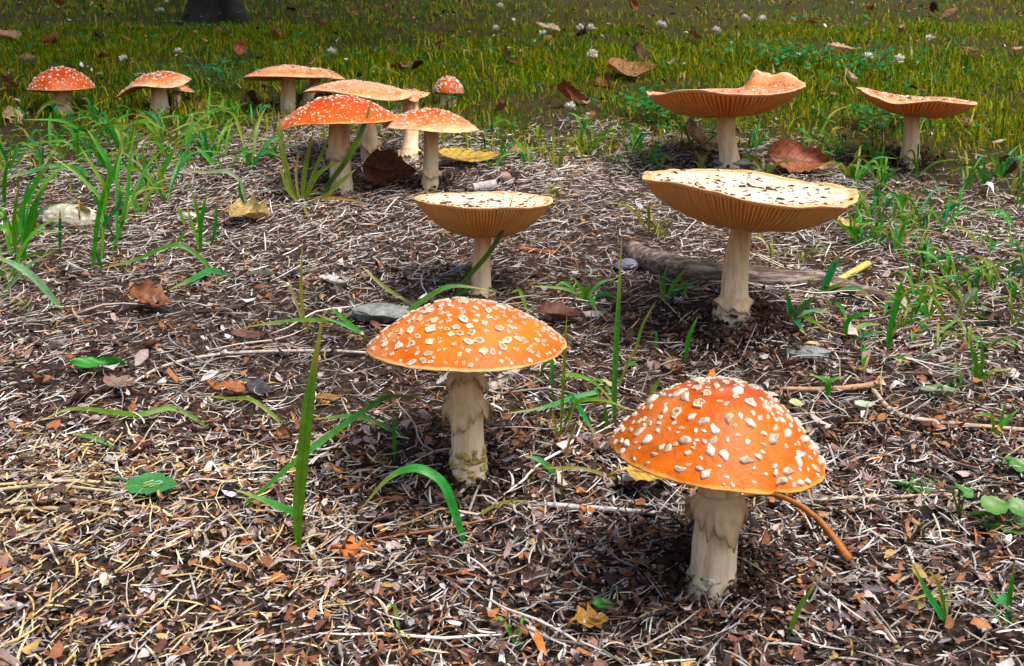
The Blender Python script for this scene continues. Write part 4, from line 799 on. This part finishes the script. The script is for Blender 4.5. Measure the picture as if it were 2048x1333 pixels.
for _ in range(50):
    x = rng.uniform(980, 1760); y = rng.uniform(262, 345)
    rtuft(x, y, int(rng.integers(2, 6)), rng.uniform(30, 60), 'thin tuft at lawn edge', 'lawn edge tufts behind the cream caps', 4.5, YGC)
for _ in range(60):
    x = rng.uniform(-10, 560); y = rng.uniform(245, 345)
    rtuft(x, y, int(rng.integers(2, 6)), rng.uniform(40, 90), 'grass tuft in weedy lawn edge', 'lawn edge tufts by the misshapen mushroom', 5, YGC)
for _ in range(14):
    x = rng.uniform(1700, 2060); y = rng.uniform(640, 800)
    rtuft(x, y, int(rng.integers(2, 4)), rng.uniform(30, 60), 'yellow green sprig', 'sprigs on litter', 5, YGC)
for x, y, h in ((1300, 470, 80), (1325, 480, 60), (1545, 520, 60), (1600, 530, 45), (1400, 345, 40), (1530, 350, 50), (1100, 400, 40), (60, 620, 40)):
    rtuft(x, y, 5, h, 'straw coloured sprig on litter', 'wispy straw coloured sprigs', 5, [STR, YG, (.5, .42, .24), OL])
for x, y, n_, h in ((232, 486, 6, 190), (40, 490, 6, 170), (332, 404, 6, 120), (14, 566, 6, 150), (282, 436, 5, 130), (505, 338, 6, 90), (345, 330, 6, 110), (160, 330, 6, 110), (20, 350, 7, 120), (430, 300, 6, 90), (250, 320, 6, 120)):
    rtuft(x, y, n_, h, 'slender tuft', 'slender tufts on the weedy litter', 6, GREEN + [(.16, .35, .010), OL])
# clover seedlings at the right edge of the litter
def clover(px_, py_, leaves, label):
    p = gp(px_, py_); root = thing('clover_plant', label, 'plant', p)
    for lx, ly, sz, yaw in leaves:
        q = at(lx, ly, p[1]); q[2] = max(q[2], gz(q[0], q[1]) + .004); s = mpp(q)
        V, Fc = leaf_mesh('ovate', int(lx), .25, .2); V = V * sz * s; V[:, 1] *= 1.25
        E = np.array(Euler((.45 + rng.uniform(-.2, .2), rng.uniform(-.2, .2), yaw)).to_matrix()); V = V @ E.T
        o = obj('leaflet', mesh('leaflet', V + q - p, Fc, attrs=LST), M['green_leaf'], root); o.color = (.05 + rng.uniform(0, .05), .26, .04, 1)
        TV, TF = tube(catmull([np.array([0, 0, 0]), (q - p) * .5 + [0, 0, .002], q - p], 6), .0007, 5)
        k_ = obj('stalk', mesh('stalk', TV, TF), M['blade'], root); k_.color = (.2, .32, .05, 1)
clover(1918, 1040, [(1905, 985, 36, 2.6), (1932, 985, 36, .5), (1918, 975, 30, 1.5)], 'twin leaved clover seedling beside the straight pale straw')
clover(1810, 985, [(1795, 970, 50, 2.8), (1848, 972, 60, .1), (1818, 978, 40, .6)], 'low clover seedling lying near the thin black twig')
clover(2000, 1065, [(1975, 1062, 60, 3.0), (2020, 1070, 70, .1), (2040, 1040, 50, .6), (1960, 1030, 46, 2.8), (1990, 1012, 60, .2), (2040, 1015, 50, .1)], 'broad leaved clover patch right of the twin leaved seedling')
clover(1995, 960, [(2005, 918, 36, 2.4), (2035, 930, 50, .2)], 'clover stalk with two raised leaves above the broad leaved patch')
clover(1965, 655, [(1958, 636, 40, 1.8), (1985, 640, 30, .2), (1950, 600, 30, 1.5), (1975, 620, 30, .6)], 'small clover plant beside the mauve brown leaf')

# ================================================================== CLOVER FLOWERS
fl = [(248, 126), (357, 110), (663, 110), (1000, 14), (1160, 58), (1182, 60), (1325, 55), (1490, 38), (1525, 40), (1185, 116), (1735, 122), (1798, 128), (1860, 84), (1320, 50), (1085, 72), (1432, 66), (992, 60), (322, 22), (1140, 230)]
def flower_mesh(seed):
    r = np.random.default_rng(seed); V = []; Fc = []; C = []
    for i in range(46):
        z = r.uniform(-.35, 1); a_ = r.uniform(0, 6.28); rr = math.sqrt(max(0, 1 - z * z)); d_ = np.array([rr * math.cos(a_), rr * math.sin(a_), z])
        s_ = nrm(np.cross(d_, [0.1, .2, 1])); t_ = np.cross(d_, s_); k_ = len(V)
        V += [d_ * .25, d_ * .8 + s_ * .18, d_ * 1.05 * r.uniform(.9, 1.15), d_ * .8 - s_ * .18, d_ * .78 + t_ * .14]
        Fc += [[k_, k_ + 1, k_ + 2, k_ + 3], [k_, k_ + 4, k_ + 2]]
        c = np.array([.90, .90, .84]) if z > -.1 else np.array([.55, .38, .28]); C += [c * .7] + [c] * 4
    return mesh('flower_head', np.array(V), Fc, np.array(C), smooth=False)
FM = [flower_mesh(i) for i in range(4)]
for f_ in FM: f_.materials.append(M['flower'])
for i, (x, y) in enumerate(fl):
    p = gp(x, y + 26); s = mpp(p); q = at(x, y, p[1]); q[2] = max(q[2], gz(q[0], q[1]) + .034)
    root = thing('clover_flower', 'white clover flower head above the lawn near %s' % near(p[0], p[1]), 'flower', p, 'white clover flowers in the lawn')
    o = obj('flower_head', FM[i % 4], None, root, q - p); sc = rng.uniform(.009, .013); o.scale = (sc,) * 3; o.rotation_euler = (rng.uniform(-.4, .4), rng.uniform(-.4, .4), rng.uniform(0, 6))
    TV, TF = tube(catmull([np.zeros(3), (q - p) * .5 + [.002, 0, 0], q - p], 5), .0009, 5)
    k_ = obj('stalk', mesh('stalk', TV, TF), M['blade'], root); k_.color = (.12, .24, .04, 1)

# ================================================================== YOUNG TREE
tp = gp(432, 46); ts = mpp(tp)
root = thing('young_tree', 'dark barked tree with flared roots standing in the shaded lawn', 'tree', tp)
zs = np.array([-.06, 0, .03, .08, .16, .3, .7, 1.3, 2.0, 2.8, 3.4]); rr = np.array([72, 56, 47, 41, 38, 36, 34, 31, 26, 18, 10]) * ts
nt_ = 44; a = np.linspace(0, 2 * pi, nt_, endpoint=False)
zf = np.concatenate([np.linspace(-.06, .3, 26), np.linspace(.34, 3.4, 30)]); rf = np.interp(zf, zs, rr)
V = []
for z, r_ in zip(zf, rf):
    fl_ = np.exp(-max(z, 0) / .09)
    w_ = 1 + fl_ * (.35 * np.cos(3 * a + .9) + .18 * np.cos(5 * a + 2)) + .05 * np.cos(9 * a + z * 3) + .04 * np.sin(14 * a - z * 9)
    V.append(np.stack([np.cos(a) * r_ * w_ + .04 * z * math.sin(z), np.sin(a) * r_ * w_, np.full(nt_, z)], 1))
V = np.vstack(V) + rng.normal(size=(len(zf) * nt_, 3)) * .0018
m, nt, b, out = new_mat('tree_bark'); n = noise_node(nt, 22, 7, .7, stretch=(1, 1, .3))
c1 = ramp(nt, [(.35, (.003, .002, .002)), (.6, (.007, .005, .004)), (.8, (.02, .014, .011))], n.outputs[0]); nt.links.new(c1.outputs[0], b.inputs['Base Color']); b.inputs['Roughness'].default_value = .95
bump(nt, b, n.outputs[0], 1, .012); M['tree_bark'] = m
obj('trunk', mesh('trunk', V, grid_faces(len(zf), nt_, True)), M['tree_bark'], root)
LV, LF, LC = [], [], []
tips = []
for i in range(12):
    z0 = rng.uniform(1.2, 2.8); a_ = i * 2.4; L = rng.uniform(.7, 1.2) * (1 + .75 * max(0, math.cos(a_ + 1.2)))  # limbs stretched front-right so the out-of-frame crown throws shade on the lawn
    pts = [np.array([.04 * z0 * math.sin(z0), 0, z0]), np.array([math.cos(a_) * L * .5, math.sin(a_) * L * .5, z0 + .3]), np.array([math.cos(a_) * L, math.sin(a_) * L, z0 + .55])]
    TV, TF = tube(catmull(pts, 8), np.linspace(.03, .008, 8), 8); obj('limb', mesh('limb', TV, TF), M['tree_bark'], root)
    for t_ in (.5, .75, 1.0): tips.append(catmull(pts, 9)[int(t_ * 8)])
NL = 13000
tips = np.array(tips); ctr = tips[rng.integers(len(tips), size=NL)] + rng.normal(size=(NL, 3)) * np.array([.26, .26, .2])
d1 = nrm(rng.normal(size=(NL, 3))); d2 = nrm(np.cross(d1, rng.normal(size=(NL, 3)))); sz = rng.uniform(.03, .055, NL)[:, None]
LV = np.stack([ctr - d1 * sz, ctr + d2 * sz * .5, ctr + d1 * sz, ctr - d2 * sz * .5], 1).reshape(-1, 3)
LF = np.arange(NL * 4).reshape(-1, 4)
LC = np.repeat(np.array(GREEN)[rng.integers(5, size=NL)] * rng.uniform(.5, 1, (NL, 1)), 4, 0)
obj('crown', mesh('crown', LV, LF, LC, smooth=False), M['grass'], root)

# ================================================================== LITTER (uncountable: one object of straw, one of leaf crumbs)
def palette(P_, n, w=None):
    P_ = np.array(P_); w = None if w is None else np.array(w) / np.sum(w)
    return P_[rng.choice(len(P_), n, p=w)] * rng.uniform(.7, 1.2, (n, 1))
def litter_points(n, y0=.28, y1=1.95, pw=1.0):
    out = []
    while sum(map(len, out)) < n:
        y = y0 + (y1 - y0) * rng.uniform(0, 1, n) ** pw; x = rng.uniform(-1, 1, n) * (.56 * y1 + .42)
        k_ = np.abs(x) < .56 * y + .4
        x, y = x[k_], y[k_]
        q_ = np.stack([x, y, 0 * x], 1); pl = np.clip(.5 - lawn(x, y) * 5, .05, 1) * np.clip(.92 + .40 * snoise(q_, 14, 5) + .3 * snoise(q_, 37, 2), .66, 1); k_ = rng.uniform(0, 1, len(x)) < pl
        x, y = x[k_], y[k_]
        for mx, my, r_, h_ in MOUNDS:
            k_ = rng.uniform(0, 1, len(x)) > .8 * np.exp(-(((x - mx) ** 2 + (y - my) ** 2) / (r_ * r_ * .8)) ** 2); x, y = x[k_], y[k_]
        out.append(np.stack([x, y], 1))
    return np.vstack(out)[:n]
STRAW = [(.60, .55, .49), (.43, .39, .35), (.26, .22, .20), (.84, .81, .76), (.52, .39, .23), (.13, .085, .068), (.035, .024, .022), (.36, .14, .05), (.50, .48, .49)]
SW = [2.2, 2.1, 2.2, 2.4, 1.1, 2.8, 3.8, 1.0, 2.0]
GOLD = [(.64, .50, .26), (.58, .40, .14), (.70, .60, .40), (.44, .30, .14), (.12, .09, .08), (.40, .38, .38)]
def straws(N, lmin, lmax, wmin, wmax, layer, y0, y1, gold=0.0, curly=.22):
    p = litter_points(N, y0, y1); K = 5
    a_ = rng.normal(size=N) * .9 + rng.choice([0, .5, -.4, 1.5], N); L = rng.uniform(lmin, lmax, N) * rng.uniform(.6, 1, N); w = rng.uniform(wmin, wmax, N)
    bendy = rng.normal(size=N) * curly + (rng.uniform(size=N) < .12) * rng.normal(size=N) * .7; lay = layer * rng.uniform(0, 1, N) ** 1.5; tl = rng.normal(size=N) * .09
    t = np.linspace(-.5, .5, K)
    ang = a_[:, None] + bendy[:, None] * t[None] * 2.2
    dx = np.cumsum(np.cos(ang), 1) * (L / K)[:, None]; dy = np.cumsum(np.sin(ang), 1) * (L / K)[:, None]
    X = p[:, 0:1] + dx - dx.mean(1, keepdims=True); Yv = p[:, 1:2] + dy - dy.mean(1, keepdims=True)
    Z = gz(X, Yv) + lay[:, None] + np.abs(tl[:, None] * L[:, None] * (t[None] + .5)) + w[:, None] * .4
    Cn = np.stack([X, Yv, Z], -1)
    sd_ = np.stack([-np.sin(ang), np.cos(ang), 0 * ang], -1)
    tp_ = np.array([.55, 1, 1, .9, .4])[None, :, None] * w[:, None, None] / 2
    up_ = np.array([0, 0, 1.])
    ring_ = np.stack([Cn + sd_ * tp_, Cn + up_ * tp_ * .9, Cn - sd_ * tp_], 2)      # N,K,3,3
    V = ring_.reshape(-1, 3)
    base = (np.arange(N) * K * 3)[:, None, None]; i = (np.arange(K - 1) * 3)[None, :, None]
    f = np.concatenate([base + i + np.array([0, 1, 4, 3])[None, None], base + i + np.array([1, 2, 5, 4])[None, None]], 1).reshape(-1, 4)
    c = palette(STRAW, N, SW)
    if gold:
        gpx, gpy = topix(p[:, 0], p[:, 1], gz(p[:, 0], p[:, 1])); k_ = (rng.uniform(size=N) < gold * np.clip((900 - gpx) / 500, 0, 1) * np.clip((gpy - 800) / 150, 0, 1)); c[k_] = palette(GOLD, int(k_.sum()))
    c = c * np.clip(.92 + .26 * snoise(np.stack([p[:, 0], p[:, 1], 0 * p[:, 0]], 1), 9, 1), .35, 1.1)[:, None]
    return V, f, np.repeat(c, K * 3, 0)
def join(parts):
    V, F_, C = [], [], []; o_ = 0
    for v, f, c in parts: V.append(v); F_.append(f + o_); C.append(c); o_ += len(v)
    return np.vstack(V), np.vstack(F_), np.vstack(C)
V, F_, C = join([straws(26000, .010, .036, .0005, .0016, .007, .28, 1.95), straws(5000, .03, .075, .0006, .0016, .010, .28, 1.95, .7), straws(14500, .01, .036, .0006, .0019, .011, .28, .80, .95), straws(24000, .008, .030, .0004, .0012, .008, .72, 1.95), straws(12000, .012, .034, .0003, .0008, .012, .28, 1.6, 0, 1.5)])
o = obj('straw_litter', mesh('straw_litter', V, F_, C, smooth=False), M['litter'])
tag(o, 'matted carpet of grey and tan dry straw covering the bare ground', 'straw', kind='stuff')
CHIP = [(.66, .62, .66), (.030, .020, .018), (.26, .10, .05), (.17, .07, .045), (.38, .16, .06), (.52, .19, .035), (.10, .05, .04), (.42, .33, .31), (.34, .24, .22), (.60, .52, .48), (.24, .13, .10), (.50, .33, .12), (.20, .18, .22), (.06, .035, .028)]
CW = [1.4, 2.6, 3, 3, 2, .9, 2.5, 1.8, 2, .9, 2.5, .7, .9, 2]
def chips(N, smin, smax, layer, y0, y1):
    p = litter_points(N, y0, y1); n = 6
    s = smin + (smax - smin) * rng.uniform(0, 1, N) ** 2.2; asp = rng.uniform(.16, .62, N); yaw = rng.uniform(0, 6.28, N)
    nz = nrm(np.stack([rng.normal(size=N) * .5, rng.normal(size=N) * .5 - .08, np.ones(N)], 1))
    e1 = nrm(np.stack([np.cos(yaw), np.sin(yaw), 0 * yaw], 1) - nz * (np.cos(yaw) * nz[:, 0] + np.sin(yaw) * nz[:, 1])[:, None]); e2 = np.cross(nz, e1)
    a_ = np.linspace(0, 2 * pi, n, endpoint=False)[None] + rng.uniform(-.35, .35, (N, n)); rd = rng.uniform(.7, 1.1, (N, n)); curl = rng.normal(size=(N, 1)) * .55; cu2 = rng.normal(size=(N, 1)) * .9
    u = np.cos(a_) * rd; v = np.sin(a_) * rd * asp[:, None]
    ctr = np.stack([p[:, 0], p[:, 1], gz(p[:, 0], p[:, 1]) + layer * rng.uniform(0, 1, N) ** 1.5 + s * .18], 1)
    ringv = ctr[:, None] + (e1[:, None] * u[..., None] + e2[:, None] * v[..., None] + nz[:, None] * (curl * u * u + cu2 * v * v + .10 * rng.normal(size=(N, n)))[..., None]) * (s / 2)[:, None, None]
    V = np.concatenate([ctr[:, None], ringv], 1).reshape(-1, 3)
    k_ = np.arange(n); f = (np.arange(N) * (n + 1))[:, None, None] + np.stack([0 * k_, 1 + k_, 1 + (k_ + 1) % n], 1)[None]
    return V, f.reshape(-1, 3), np.repeat(palette(CHIP, N, CW), n + 1, 0)
V, F_, C = join([chips(41000, .003, .010, .007, .28, 1.95), chips(24000, .004, .015, .010, .28, .85), chips(5000, .006, .020, .011, .28, 1.2)])
o = obj('leaf_crumb_litter', mesh('leaf_crumb_litter', V, F_, C, smooth=False), M['litter'])
tag(o, 'brown crumbled leaf and bark bits strewn among the straw', 'leaf litter', kind='stuff')
# the largest scraps and straws of the litter, one by one
LM = [leaf_mesh(k_, 300 + i, rng.uniform(.3, 1.1), rng.uniform(.1, .6)) for i, k_ in enumerate(('scrap', 'ovate', 'scrap', 'lance', 'scrap', 'lobed', 'scrap', 'ovate'))]
LMe = [mesh('leaf_scrap', v, f, attrs=LST) for v, f in LM]
for q in LMe: q.materials.append(M['leaf'])
for i, (x, y) in enumerate(litter_points(260, .40, 1.0)):
    o = obj('leaf_scrap', LMe[i % 8]); s = rng.uniform(.009, .022); z = float(gz(x, y)); o.scale = (s, s, s)
    o.location = (x, y, z + .006); o.rotation_euler = (rng.normal() * .35, rng.normal() * .3 - .05, rng.uniform(0, 6.28)); o.color = (*palette(CHIP, 1, CW)[0], 1)
    tag(o, '%s %s leaf scrap lying loose by %s' % (('ragged', 'oval', 'crumpled', 'narrow', 'cupped', 'lobed', 'torn', 'pointed')[i % 8], cname(tuple(o.color)[:3]), near(x, y)), 'leaf', 'loose leaf scraps on the litter')
SMe = []
for i in range(6):
    t = np.linspace(-.5, .5, 7); bb = rng.normal() * .2
    TV, TF = tube(np.stack([t, bb * t * t + .03 * np.sin(t * 9 + i), .02 * np.sin(t * 7 + 2 * i)], 1), np.array([.004, .006, .0075, .008, .008, .006, .0035]) * rng.uniform(.8, 1.3), 5, rough=.08)
    q = mesh('dry_straw', TV, TF); q.materials.append(M['stalk']); SMe.append(q)
for i, (x, y) in enumerate(litter_points(150, .40, 1.15)):
    o = obj('dry_straw', SMe[i % 6]); s = rng.uniform(.05, .12); o.scale = (s, s, s); yw = rng.normal() * .8
    o.location = (x, y, float(gz(x, y)) + .009); o.rotation_euler = (math.atan(SLOPE) * math.cos(yw), -math.atan(SLOPE) * math.sin(yw) + rng.normal() * .05, yw); o.color = (*palette(STRAW, 1, SW)[0], 1)
    tag(o, '%s %s straw lying loose on the litter near %s' % ('long' if s > .085 else 'short', cname(tuple(o.color)[:3]), near(x, y)), 'straw', 'loose straws on the litter')
# brown bits scattered through the lawn
lp = np.stack([rng.uniform(-2.6, 2.6, 5200), rng.uniform(1.4, 4.4, 5200)], 1); lp = lp[(np.abs(lp[:, 0]) < .56 * lp[:, 1] + .3) & (lawn(lp[:, 0], lp[:, 1]) > -.05)]
_keep = litter_points
litter_points = lambda n, *a: lp
V, F_, C = chips(len(lp), .006, .026, .016, 0, 0); litter_points = _keep
V[:, 2] += .008
o = obj('lawn_leaf_bits', mesh('lawn_leaf_bits', V, F_, C, smooth=False), M['litter'])
tag(o, 'brown leaf bits scattered down among the lawn grass', 'leaf litter', kind='stuff')
# soil crumbs round the stems; under the domed cap they also paint in shade
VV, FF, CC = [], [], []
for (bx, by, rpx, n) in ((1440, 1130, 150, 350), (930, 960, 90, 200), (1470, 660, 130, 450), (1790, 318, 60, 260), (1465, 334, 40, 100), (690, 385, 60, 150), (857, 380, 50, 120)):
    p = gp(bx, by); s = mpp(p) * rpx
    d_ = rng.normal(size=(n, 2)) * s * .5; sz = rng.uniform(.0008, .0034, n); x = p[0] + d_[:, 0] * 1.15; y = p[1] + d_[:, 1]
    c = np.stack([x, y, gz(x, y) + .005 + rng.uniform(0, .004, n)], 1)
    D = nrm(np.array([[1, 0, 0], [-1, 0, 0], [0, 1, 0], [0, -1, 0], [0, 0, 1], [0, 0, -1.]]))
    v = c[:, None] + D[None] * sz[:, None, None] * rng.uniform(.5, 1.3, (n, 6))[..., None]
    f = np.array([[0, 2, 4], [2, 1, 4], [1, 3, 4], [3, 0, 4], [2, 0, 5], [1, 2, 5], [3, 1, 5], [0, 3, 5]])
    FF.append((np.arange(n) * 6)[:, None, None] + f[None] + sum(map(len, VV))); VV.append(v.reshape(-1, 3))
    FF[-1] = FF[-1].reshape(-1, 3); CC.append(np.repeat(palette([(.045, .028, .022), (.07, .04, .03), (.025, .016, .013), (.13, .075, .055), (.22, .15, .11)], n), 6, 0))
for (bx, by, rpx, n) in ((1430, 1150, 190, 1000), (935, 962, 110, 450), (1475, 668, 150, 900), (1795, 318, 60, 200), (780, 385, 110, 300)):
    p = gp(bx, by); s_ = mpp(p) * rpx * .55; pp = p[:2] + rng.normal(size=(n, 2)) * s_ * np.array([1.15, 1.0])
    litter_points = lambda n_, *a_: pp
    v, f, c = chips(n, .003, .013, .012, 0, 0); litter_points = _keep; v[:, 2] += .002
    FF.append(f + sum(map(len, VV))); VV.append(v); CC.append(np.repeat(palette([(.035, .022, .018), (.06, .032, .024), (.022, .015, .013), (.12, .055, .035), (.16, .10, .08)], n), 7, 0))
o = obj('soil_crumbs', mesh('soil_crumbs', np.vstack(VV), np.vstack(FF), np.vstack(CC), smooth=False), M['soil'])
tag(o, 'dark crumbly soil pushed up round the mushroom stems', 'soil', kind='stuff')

# ================================================================== LAWN
def lawn_points(n, y0, y1, pw):
    out = []
    while sum(map(len, out)) < n:
        y = y0 + (y1 - y0) * rng.uniform(0, 1, n) ** pw; x = rng.uniform(-1, 1, n) * (.56 * y1 + .9)
        k_ = np.abs(x) < .56 * y + .9; x, y = x[k_], y[k_]
        d_ = lawn(x, y)
        pat = snoise(np.stack([x, y, 0 * x], 1), 5, 3) * .5 + snoise(np.stack([x, y, 0 * x], 1), 17, 4) * .35
        rt_ = np.clip((x - .25) * 2, 0, 1)
        pr = np.clip(.24 + .10 * rt_ + d_ * (1.0 - .4 * rt_) + .35 * pat * (d_ > -.3), 0, 1) * np.clip(.72 + 1.25 * pat, .08, 1)
        pr = np.where(d_ < -.3 - .35 * rt_, 0, pr)
        k_ = rng.uniform(size=len(x)) < pr; out.append(np.stack([x[k_], y[k_]], 1))
    return np.vstack(out)[:n]
LG = [(.22, .28, .003), (.28, .29, .004), (.07, .18, .003), (.36, .31, .006), (.04, .16, .005), (.48, .38, .03), (.58, .46, .16), (.015, .18, .03)]
LWt = [3, 3, 3, 2.2, 2, .8, .35, 1.3]
def lawn_blades(N, y0, y1, pw, hmin, hmax, wid):
    p = lawn_points(N, y0, y1, pw); a_ = rng.uniform(0, 6.28, N); h = rng.uniform(hmin, hmax, N) * rng.uniform(.6, 1, N); w = wid * rng.uniform(.6, 1.3, N)
    ln = h * np.abs(rng.normal(size=N)) * .7; d_ = np.stack([np.cos(a_), np.sin(a_)], 1); fa = a_ + pi / 2 + rng.normal(size=N) * .5
    sd_ = np.stack([np.cos(fa), np.sin(fa), 0 * fa], 1) * (w / 2)[:, None]
    b0 = np.stack([p[:, 0], p[:, 1], gz(p[:, 0], p[:, 1]) - .002], 1)
    m1 = b0 + np.concatenate([d_ * (ln * .35)[:, None], (h * .6)[:, None]], 1); t1 = b0 + np.concatenate([d_ * ln[:, None], (h * rng.uniform(.7, 1, N))[:, None]], 1)
    V = np.stack([b0 - sd_, b0 + sd_, m1 - sd_ * .85, m1 + sd_ * .85, t1], 1).reshape(-1, 3)
    f = (np.arange(N) * 5)[:, None, None] + np.array([[0, 1, 3], [0, 3, 2], [2, 3, 4]])[None]
    return V, f.reshape(-1, 3), np.repeat(palette(LG, N, LWt), 5, 0)
V, F_, C = join([lawn_blades(110000, 1.1, 3.0, .9, .010, .032, .0022), lawn_blades(4500, 1.1, 2.6, 1, .035, .065, .0032), lawn_blades(85000, 2.2, 6.0, .85, .012, .034, .0028), lawn_blades(9000, 5, 14, 1, .03, .06, .006)])
o = obj('lawn_grass', mesh('lawn_grass', V, F_, C, smooth=False), M['grass'])
tag(o, 'short olive green lawn grass covering the slope behind the litter', 'grass', kind='stuff')
# clover leaves woven into the lawn
pc = np.vstack([lawn_points(1500, 1.35, 4.5, .9)] + [np.array([gp(x + rng.normal() * 45, y + rng.normal() * 14)[:2] for _ in range(110)]) for x, y in ((430, 172), (1560, 130), (1330, 240), (1720, 150), (1780, 260))])
N = len(pc) * 3; cen = np.repeat(pc, 3, 0); a_ = np.repeat(rng.uniform(0, 6.28, len(pc)), 3) + np.tile([0, 2.09, 4.19], len(pc)); s = np.repeat(rng.uniform(.005, .010, len(pc)), 3)
hh = np.repeat(rng.uniform(.018, .04, len(pc)), 3); tl = rng.normal(size=N) * .3
d_ = np.stack([np.cos(a_), np.sin(a_), .25 + tl], 1); sd_ = np.stack([-np.sin(a_), np.cos(a_), 0 * a_], 1)
c0 = np.stack([cen[:, 0], cen[:, 1], gz(cen[:, 0], cen[:, 1]) + hh], 1)
V = np.stack([c0, c0 + (d_ * .7 + sd_ * .55) * s[:, None], c0 + (d_ * 1.25 + sd_ * .3) * s[:, None], c0 + (d_ * 1.25 - sd_ * .3) * s[:, None], c0 + (d_ * .7 - sd_ * .55) * s[:, None]], 1).reshape(-1, 3)
f = (np.arange(N) * 5)[:, None] + np.arange(5)[None]
o = obj('clover_leaves', mesh('clover_leaves', V, f, np.repeat(palette([(.03, .24, .06), (.05, .28, .05), (.02, .20, .08), (.10, .30, .10)], N), 5, 0), smooth=False), M['grass'])
tag(o, 'blue green clover leaves mixed into the lawn grass', 'clover', kind='stuff')
